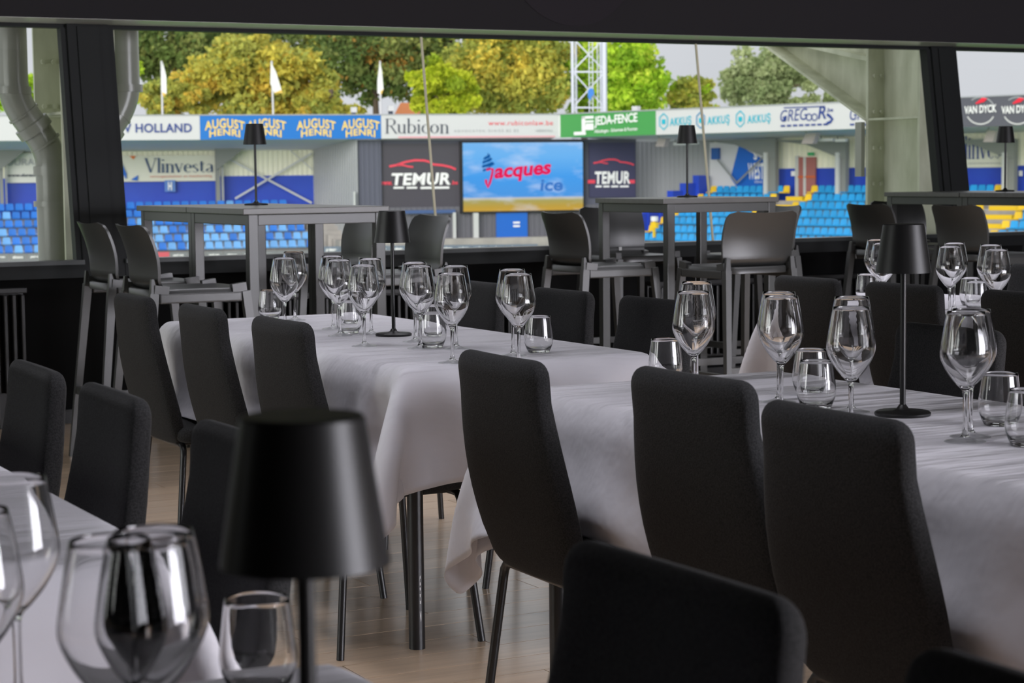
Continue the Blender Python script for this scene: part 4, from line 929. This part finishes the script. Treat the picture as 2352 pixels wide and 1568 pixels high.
# --- right grandstand
rs = thing('grandstand', 'right part of the far grandstand with light blue and yellow seats', 'grandstand', (0, 0, 0))
uE = FR.uz(2440, 290)[0]
FR.slab(0, uE, ZT, ZT+.06, .10, 9.2).build('roof_cap', CAP, rs)
MB().hexa([FR.P(0, ZB+.06, 0), FR.P(uE, ZB+.06, 0), FR.P(uE, ZB-.25, -9), FR.P(0, ZB-.25, -9), FR.P(0, ZT, 0), FR.P(uE, ZT, 0), FR.P(uE, ZT, -9), FR.P(0, ZT, -9)]).build('roof', UNDER, rs)
OB = -7.6
corr(FR, 1448, 1640, 318, 560, OB-.05, GREYC, rs, .34, 'grey_cladding')
corr(FR, 1640, 2440, 322, 395, OB, CREAM, rs, .34)
FR.rect(1640, 389, 2440, 470, OB+.05, .3).build('back_wall', BLUEW, rs)
sg = tag(FR.rect(1630, 328, 1756, 432, OB+.2, .1).build('wall_sign', WHITE), 'white and blue wall sign with a slanted blue shape, behind the light blue seats', 'sign')
FR.poly([(1697, 334), (1756, 368), (1756, 432), (1694, 432), (1678, 408)], OB+.24, .02).build('blue_shape', flat('sign_blue', (.01, .13, .55)), sg)
FR.text('WEST', 1736, 393, 36, 38, OB+.27, None, bold=.03, space=1.05).build('lettering', wht, sg); FR.text('S', 1735, 357, 8, 20, OB+.27, None, bold=.05).build('lettering', wht, sg); FR.text('tribune', 1742, 417, 18, 6, OB+.27).build('lettering', wht, sg)
FR.rect(1633, 340, 1649, 366, OB+.5, .2).build('monitor_box', flat('box_blue', (.02, .10, .35)), rs)
for a, c in (((1648, 366), (1692, 420)), ((1754, 360), (1690, 422))): FR.stroke([a, c], 4, OB+.7).build('brace', STEELG, rs)
for x0, w_ in ((1757, 24), (1922, 20), (2305, 24)):
    c = FR.rect(x0+4, 320, x0+w_, 462, OB+1.3, .3).build('column', STEELG, rs)
    FR.rect(x0-4, 350, x0+4, 462, OB+1.5, .15).build('column_flange', PALE, c)
    FR.poly([(x0+4, 362), (x0-70, 332), (x0-150, 322), (x0+w_, 318), (x0+w_, 362)], OB+1.4, .2).build('haunch', STEELG, rs)
dr = FR.rect(1832, 361, 1872, 450, OB+.25, .12).build('door', flat('door_red', (.36, .13, .12)), rs)
FR.rect(1832, 404, 1872, 408, OB+.3, .05).build('door_band', flat('band_orange', (.6, .12, .03)), dr); FR.rect(1845, 361, 1850, 450, OB+.3, .06).build('door_mullion', PALE, dr); FR.rect(1826, 358, 1833, 452, OB+.3, .1).build('door_frame', PALE, dr)
FR.rect(1855, 350, 1868, 357, OB+.3, .1).build('exit_sign', flat('exit_green', (.05, .40, .15)), rs)
FR.rect(1817, 393, 1827, 404, OB+.3, .03).build('notice', wht, rs)
tg = tag(FR.rect(2215, 318, 2306, 384, OB+.2, .1).build('wall_sign', flat('sign_cream', (.72, .71, .60))), 'cream wall sign with dark blue serif letters, seen in the right window', 'sign')
FR.serif('Vlinvesta', 2190, 364, 0, 50, OB+.26, wscale=.62, thick=.12, thin=.03).build('lettering', navy, tg)
FR.text('vergroten en beschermen van vermogen', 2262, 375, 78, 5, OB+.26).build('lettering', gry, tg)
FR.rect(2340, 392, 2348, 404, OB+.3, .03).build('notice', wht, rs)
YR = [426, 445, 463.5, 482.5, 501.5, 522, 542]
rrows = []
XL = [1636, 1606, 1577, 1549, 1521, 1494, 1466]
a1 = FR.uz(1815, 445, -6.5+.85)[0]; a2 = FR.uz(2322, 470, -6.5+.85)[0]
for k in range(7):
    off = -6.5+.85*k; z = FR.uz(1860, YR[k], off)[1]; rrows.append((off, z)); uL = FR.uz(XL[k], YR[k], off)[0]
    FR.slab(uL-.3, uE, z-1.2, z-.80, off+.5, .9).build('terrace_step', CONC, rs)
    FR.slab(uL-1.0, uL-.55, GZ, z+.60, off+.5, .85).build('side_parapet', BLUEW, rs)
    for ac, hw in ((a1, .55), (a2, .9)):
        FR.slab(ac-hw, ac+hw, z-.80, z-.58, off+.52, .45).build('stair_tread', YEL, rs)
    u = uL+.05; i = 0; j_ = 0
    while u < uE-1:
        d1, d2 = abs(u-a1), abs(u-a2)
        if d1 > .75 and d2 > 1.1 and not (k == 0 and (1812 < px_of(FR.P(u, z, off)) < 1856)):
            x = px_of(FR.P(u, z, off)); col = 'yellow' if (i == 0 or d1 < 1.22 or d2 < 1.58) else 'aqua'
            vis = (1440 < x < 1996 or 2222 < x < 2360) and not (k == 0 and (1752 < x < 1782 or 1916 < x < 1942)) and nind < 300
            add_seat(FR, u, off, z, col, vis, '%s seat, %s from the left end of the right stand’s %s row' % ('yellow' if col == 'yellow' else 'light blue', nth(j_), ORD[k]), 'right stand %s seats, row %d from the top' % ('yellow' if col == 'yellow' else 'light blue', k+1)); nind += vis; j_ += 1
        u += .47; i += 1
for k, mb in rest_seats.items():
    if mb.v:
        o = mb.build('seat_mass', mat('seat_'+k, (0, 0, 0)), None, True, 50); tag(o, 'more %s stadium seats of the far stands, in rows' % {'blue': 'blue', 'pale': 'pale blue', 'aqua': 'light blue', 'yellow': 'yellow'}[k], 'seats', None, 'stuff')
FR.slab(FR.uz(1440, 540, -.6)[0], uE, GZ, rrows[6][1]-.82, -.6, .3).build('front_wall', BLUEW, rs)
pst = tag(FR.rect(1499, 499, 1503, 545, -1.2, .1).build('yellow_post', YEL), 'yellow post with a pale head among the right stand’s lowest seats', 'post')
FR.rect(1495, 497, 1506, 508, -1.15, .2).build('post_head', wht, pst); FR.rect(1494, 510, 1507, 524, -1.15, .2).build('post_pad', YEL, pst)
# wall signs of the left stand
b = tag(FL.rect(265, 358, 495, 415, -7.1, .08).build('wall_sign', flat('sign_cream', (.72, .71, .60))), 'cream wall sign with dark blue serif lettering above the left stand’s seats', 'sign')
FL.serif('Vlinvesta', 331, 396, 0, 32, -7.0, wscale=1.13, thick=.12, thin=.035).build('lettering', flat('print_teal_navy', (.02, .06, .16)), b)
FL.text('vermogensbeheer en bescherming', 415, 405, 142, 7, -7.0, None, bold=.01).build('lettering', flat('print_coral', (.70, .30, .22)), b)
FL.poly([(272, 366), (279, 372), (291, 400), (290, 412), (282, 400), (272, 374)], -7.0, .02).build('emblem', flat('sign_blue', (.01, .13, .55)), b)
FL.poly([(300, 413), (317, 402), (316, 415)], -7.0, .02).build('emblem', flat('sign_blue', (.01, .13, .55)), b); FL.poly([(298, 358), (312, 358), (306, 366)], -7.0, .02).build('emblem', flat('emblem_orange', (.75, .18, .03)), b)
b = tag(FL.rect(14, 352, 200, 418, -7.1, .08).build('wall_sign', flat('sign_pale', (.74, .74, .68))), 'pale wall sign with grey capitals behind the drainpipe', 'sign')
FL.text('DURA', 47, 372, 62, 15, -7.0, None, bold=0).build('lettering', gry, b); FL.text('www.duracon.be', 62, 402, 90, 7, -7.0, None, shear=.15, bold=.03).build('lettering', ink, b)
b = tag(FL.rect(378, 414, 403, 440, -7.0, .04).build('row_sign', flat('sign_midblue', (.10, .22, .55))), 'small blue sign with a white capital letter on the blue wall', 'sign')
FL.text('H', 390.5, 427, 9, 19, -6.93, None, bold=.05).build('lettering', wht, b)
# pitch-side boards
for i in range(18):
    x0 = -20+i*41; 
    c = flat('side_grey', (.20, .21, .22)) if i not in (9,) else flat('side_red', (.62, .10, .13))
    b = tag(FL.rect(x0, 583-.011*x0, x0+40, 600-.011*x0, 0.6, .08).build('pitchside_board', c), 'red low board at the edge of the pitch before the left stand' if i == 9 else 'low grey pitch-side board before the left stand, %s from the left' % nth(i), 'board', None if i == 9 else 'grey pitch-side boards')
    if i != 9: FL.text('afutura' if i % 2 else 'padema', x0+20, 590.5-.011*x0, 24, 6, .66, None, bold=.05).build('lettering', wht, b)
for i in range(13):
    x0 = 742+i*38
    b = tag(FL.rect(x0, 566-.011*(x0-740), x0+37, 582-.011*(x0-740), 1.4, .08).build('pitchside_board', flat('side_blue', (.16, .20, .26))), 'low slate pitch-side board before the corner building, %s from the left' % nth(i), 'board', 'slate pitch-side boards')
    FL.text('padema', x0+19, 574-.011*(x0-740), 24, 9, 1.46, None, bold=.06).build('lettering', wht, b)
# roof lamps and hanging lights
for px, py, pl, lab in ((813, 252, FL, 'small white floodlight on the far roof, left of the middle flagpole’s neighbour'), (898, 249, FL, 'small white floodlight on the far roof, right of the third flagpole'), (1457, 250, FR, 'small white floodlight on the far roof above the green board')):
    t = tag(pl.rect(px-6, py-6, px+7, py+6, -.4, .25).build('roof_floodlight', WHITE), lab.replace(', left of the middle flagpole’s neighbour', ' between the second and third flagpoles'), 'floodlight'); pl.rect(px-5, py+5, px+5, py+14, -.45, .15).build('bracket', ink, t)
for i, (pts, lab) in enumerate(((((1840, 330), (1850, 308), (1876, 305), (1866, 330)), 'pinkish box light under the right roof beside the middle column'), (((1505, 336), (1512, 317), (1530, 318), (1524, 337)), 'pinkish box light under the right roof near the grey cladding'), (((2258, 326), (2268, 300), (2288, 300), (2280, 326)), 'pinkish box light under the roof in the right window'))):
    t = tag(FR.poly(pts, -2.0, .35).build('box_light', flat('boxlight_grey', (.42, .36, .36))), lab, 'light')
    FR.stroke([pts[1], (pts[1][0]+4, pts[1][1]-8)], 3, -2.1).build('hanger', STEELG, t)
for x0, x1, y, lab in ((1880, 1912, 321, 'left white strip light under the right roof'), (1918, 1942, 322, 'right white strip light under the right roof'), (1546, 1572, 330, 'white strip light under the right roof, left of the middle high table’s lamp'), (1584, 1600, 328, 'short white strip light under the right roof, right of the middle high table’s lamp')):
    t = tag(FR.rect(x0, y-3, x1, y+3, -3.0, .2).build('strip_light', WHITE), lab, 'light'); FR.rect(x0+4, y-9, x0+6, y-3, -3.05, .05).build('hanger', STEELG, t)
# flagpoles
for i, (px, fl_, lab) in enumerate(((373, [(374, 143), (382, 175), (383, 216), (374, 220), (370, 205), (370, 182)], 'white flagpole with a narrow limp flag, leftmost of the three'), (628, [(622, 142), (634, 165), (649, 214), (630, 213), (621, 192)], 'white flagpole with a triangular hanging flag, middle of the three'), (875, [(872, 142), (877, 160), (881, 205), (876, 218), (867, 214), (867, 185)], 'white flagpole with a limp flag, rightmost of the three'))):
    p = FL.at(px, 265, -1.5); t = thing('flagpole', lab, 'flagpole', (p.x, p.y, p.z-1))
    top = FL.at(px-(2 if px != 628 else 4), 140, -1.5)-p+Vector((0, 0, 1))
    MB().tube([(0, 0, 0), top], .055, 10).build('pole', WHITE, t, True)
    o = FL.poly(fl_, -1.4, .04).build('flag', mat('flag_cloth', (.78, .78, .76), .8), t); 
    y_ = FL.poly([(fl_[-3][0]-2, fl_[-3][1]-8), fl_[2], fl_[3]], -1.36, .02).build('flag_stripe', flat('flag_gold', (.75, .50, .10)), t)
    o.location = -t.location; y_.location = -t.location
# floodlight mast
MP = Plane(1355, 118, 0); mm = thing('floodlight_mast', 'pale steel lattice mast rising behind the green board', 'mast', (0, 0, 0)); MST = mat('mast_steel', (.56, .59, .66), .4)
ztop = MP.uz(1355, 20)[1]
def mleg(x, r, off): p = MP.at(x, 262, off); MB().tube([(p.x, p.y, GZ), (p.x, p.y, ztop)], r, 12).build('leg', MST, mm, True)
mleg(1316, .10, 0); mleg(1389, .15, 0); mleg(1381, .09, -1.6); mleg(1324, .06, -1.6)
for y in (165, 247, 329): MB().beam(MP.at(1316, y), MP.at(1389, y), .09, .09).build('crossbar', MST, mm)
for a, c in (((1318, 90), (1386, 160)), ((1386, 90), (1318, 160)), ((1318, 168), (1386, 244)), ((1386, 168), (1318, 244)), ((1318, 250), (1386, 326)), ((1386, 250), (1318, 326)), ((1318, 10), (1386, 84)), ((1386, 10), (1318, 84))):
    MB().beam(MP.at(*a), MP.at(*c, -.1), .075, .075).build('diagonal', MST, mm)
la = MB()
for x in (1354, 1362): p = MP.at(x, 262, .3); la.tube([(p.x, p.y, GZ), (p.x, p.y, ztop)], .03, 6)
for i in range(50): z = GZ+4+i*.3; a_, c_ = MP.at(1354, 262, .3), MP.at(1362, 262, .3); la.beam((a_.x, a_.y, z), (c_.x, c_.y, z), .03, .03)
la.build('ladder', MST, mm); p = MP.at(1373, 262, .3); MB().tube([(p.x, p.y, GZ), (p.x, p.y, ztop)], .03, 6).build('cable', MST, mm)
bb = MP.poly([(1350, 208), (1356, 202), (1363, 204), (1365, 216), (1359, 222), (1357, 232), (1351, 224)], .45, .15).build('blue_bundle', mat('blue_fabric', (.04, .20, .60), .7)); tag(bb, 'small blue fabric bundle hanging on the mast’s ladder', 'bundle')
# a house roof behind the stand
h = thing('house', 'orange tiled house roof glimpsed behind the white board', 'house', (0, 0, 0)); HP = Plane(930, 150, 0)
HP.rect(915, 262, 1010, 420, 0, 6).build('house_wall', mat('brick', (.35, .2, .15), .8), h); HP.poly([(905, 264), (920, 236), (1000, 236), (1015, 264)], .4, 7).build('house_roof', mat('roof_tiles', (.55, .20, .08), .8), h)
# --- trees
def leafmat():
    m = bpy.data.materials.new('leaves'); m.use_nodes = True; n = m.node_tree.nodes; L = m.node_tree.links; n.clear()
    o = n.new('ShaderNodeOutputMaterial'); a = n.new('ShaderNodeAttribute'); a.attribute_name = 'leaf_colour'; d = n.new('ShaderNodeBsdfDiffuse'); t = n.new('ShaderNodeBsdfTranslucent'); mx = n.new('ShaderNodeMixShader'); mx.inputs['Fac'].default_value = .5
    L.new(a.outputs['Color'], d.inputs['Color']); L.new(a.outputs['Color'], t.inputs['Color']); L.new(d.outputs['BSDF'], mx.inputs[1]); L.new(t.outputs['BSDF'], mx.inputs[2]); L.new(mx.outputs['Shader'], o.inputs['Surface']); return m
LEAF = leafmat(); BARK = mat('bark', (.12, .09, .06), .9)
def tree(px, py, rx, ry, D, pal, n, label, size=.25, dens=1.):
    s_ = D/F_PX; c = Plane(px, D, 0).at(px, py); rx, ry = rx*s_, ry*s_; rd = min(rx, ry)*.85
    t = thing('tree', label, 'tree', (c.x, c.y, GZ), 0, None)
    nc = max(18, int(n/150)); v = rng.normal(size=(nc, 3)); v /= np.linalg.norm(v, axis=1)[:, None]; v *= (rng.random(nc)**.45)[:, None]
    cl_ = v*np.array([rx*.86, rd*.86, ry*.86]); csz = rng.uniform(.55, 1.25, nc)*min(rx, ry)*.26
    k = rng.integers(0, nc, n); g = rng.normal(size=(n, 3)); g /= np.linalg.norm(g, axis=1)[:, None]
    pos = cl_[k]+g*(csz[k]*(rng.random(n)**.5))[:, None]*np.array([1.15, 1, .8])
    a = rng.normal(size=(n, 3))+np.array([0, 0, .2]); a /= np.linalg.norm(a, axis=1)[:, None]; b = rng.normal(size=(n, 3)); b -= a*(a*b).sum(1)[:, None]; b /= np.linalg.norm(b, axis=1)[:, None]; w_ = np.cross(a, b)
    sz = size*rng.uniform(.6, 1.25, n)[:, None]
    V = np.stack([pos-b*sz, pos+w_*sz*.55, pos+b*sz, pos-w_*sz*.55], 1)+np.array([0, 0, c.z-GZ])
    me = bpy.data.meshes.new('crown'); me.vertices.add(4*n); me.vertices.foreach_set('co', V.astype(np.float32).ravel())
    me.loops.add(4*n); me.loops.foreach_set('vertex_index', np.arange(4*n, dtype=np.int32)); me.polygons.add(n); me.polygons.foreach_set('loop_start', np.arange(0, 4*n, 4, dtype=np.int32)); me.polygons.foreach_set('loop_total', np.full(n, 4, dtype=np.int32))
    me.update(); P_ = np.array(pal); cw = rng.random((nc, 1)); ca = P_[rng.integers(0, len(P_), nc)]; cc = ca[k]*(rng.uniform(.7, 1.3, n)[:, None]); mixk = rng.random(n) < .25; cc[mixk] = P_[rng.integers(0, len(P_), mixk.sum())]
    at_ = me.attributes.new('leaf_colour', 'FLOAT_COLOR', 'FACE'); at_.data.foreach_set('color', np.concatenate([np.clip(cc, 0, 1), np.ones((n, 1))], 1).astype(np.float32).ravel()); me.materials.append(LEAF)
    o = link('crown', me, t); o['kind'] = 'stuff'
    zc = c.z-GZ; tr_ = MB(); tr_.tube([(0, 0, 0), (.1, 0, zc*.5), (0, .1, zc+ry*.3)], .3, 10, rr=[.42, .32, .10]); tr_.build('trunk', BARK, t, True)
    bm_ = MB()
    for i in range(7):
        e = cl_[rng.integers(0, nc)]; bm_.tube([(0, 0, zc-ry*.55+i*.35), (e[0]*.5, e[1]*.5, zc+e[2]*.35-.3), (e[0]*.95, e[1]*.95, zc+e[2]*.9)], .1, 6, rr=[.16, .10, .03])
    bm_.build('branch', BARK, t, True)
    return t
def br_(p, k): return [tuple(min(1, c*k) for c in q) for q in p]
dk = br_([(.12, .18, .05), (.16, .22, .06), (.21, .26, .08), (.27, .30, .09)], 1.35); dko = dk+dk+[(.52, .30, .07)]
ye = br_([(.64, .56, .10), (.55, .51, .10), (.44, .45, .10), (.37, .41, .10), (.66, .50, .09)], 1.15); lim = br_([(.42, .50, .03), (.52, .57, .05), (.32, .42, .04)], 1.2)
ol = br_([(.37, .36, .07), (.29, .32, .07), (.24, .28, .06), (.46, .41, .08), (.54, .45, .08)], 1.5); br = br_([(.27, .41, .03), (.38, .50, .05), (.21, .34, .03), (.45, .53, .07)], 1.6); gg = br_([(.26, .31, .15), (.32, .36, .19), (.21, .26, .12)], 1.6)
tree(400, 110, 150, 130, 150, dk, 11000, 'dark green tree at the far left behind the first flagpole')
tree(600, 95, 130, 110, 158, dk, 8000, 'dark green tree top behind the tall yellow tree')
tree(600, 188, 205, 128, 136, ye, 24000, 'broad golden yellow autumn tree behind the middle flagpole')
tree(395, 240, 100, 65, 132, ye[1:]+ol[:2], 7000, 'low yellow-green tree behind the first flagpole')
tree(860, 130, 170, 125, 152, dko, 13000, 'dark green tree with orange leaves and sky gaps behind the third flagpole')
tree(760, 250, 110, 50, 133, ye[1:]+ol[:2], 5500, 'low yellowing bush behind the blue board')
tree(1010, 90, 120, 90, 156, dk+ol[1:3], 8000, 'dark green tree between the orange-leaved and the olive trees')
tree(740, 70, 110, 80, 160, dk+ol[:2], 6000, 'mixed green tree top between the yellow and the orange-leaved trees')
tree(1020, 205, 90, 84, 131, lim, 9000, 'bright lime green bushy tree left of the olive tree')
tree(1180, 155, 170, 135, 138, ol, 24000, 'large olive and gold tree behind the screen’s board')
tree(1440, 170, 108, 138, 142, br, 15000, 'bright green tree right of the lattice mast')
tree(1340, 190, 75, 130, 150, br[:3]+dk[:1], 7000, 'green tree seen through the lattice mast')
tree(1590, 225, 75, 65, 146, ol[:3]+br[:1], 7000, 'small olive green tree behind the teal emblem board')
tree(1770, 190, 150, 98, 162, gg, 15000, 'pale grey-green tree left of the sloping rafter')
tree(1930, 235, 70, 50, 165, gg, 4000, 'distant grey-green tree beside the right steel column')
tree(250, 170, 75, 115, 146, br[:2]+ol[:2], 5000, 'yellow-green tree hidden behind the right drainpipe')
tree(60, 220, 80, 60, 150, br, 2500, 'green tree behind the left drainpipe')
tree(-60, 220, 80, 90, 140, br, 2500, 'green tree left of the left drainpipe, cut by the picture edge')
for i, (a_, d_, r_) in enumerate(((-62, 110, 9), (-80, 95, 9), (-92, 74, 8.5), (-98, 52, 8))):     # the tree row goes on to the left
    c_ = E1*a_+E2*d_; f_ = F_PX/max(20, d_)
    TREES_LEFT = tree(1176+F_PX*a_/d_, 401-F_PX*4.5/d_, r_*f_, r_*f_*.9, d_, [lim, br, ye, br][i], 2200, ['lime', 'green', 'yellow', 'deep green'][i]+' tree of the row beyond the left stand, outside the picture', .7)
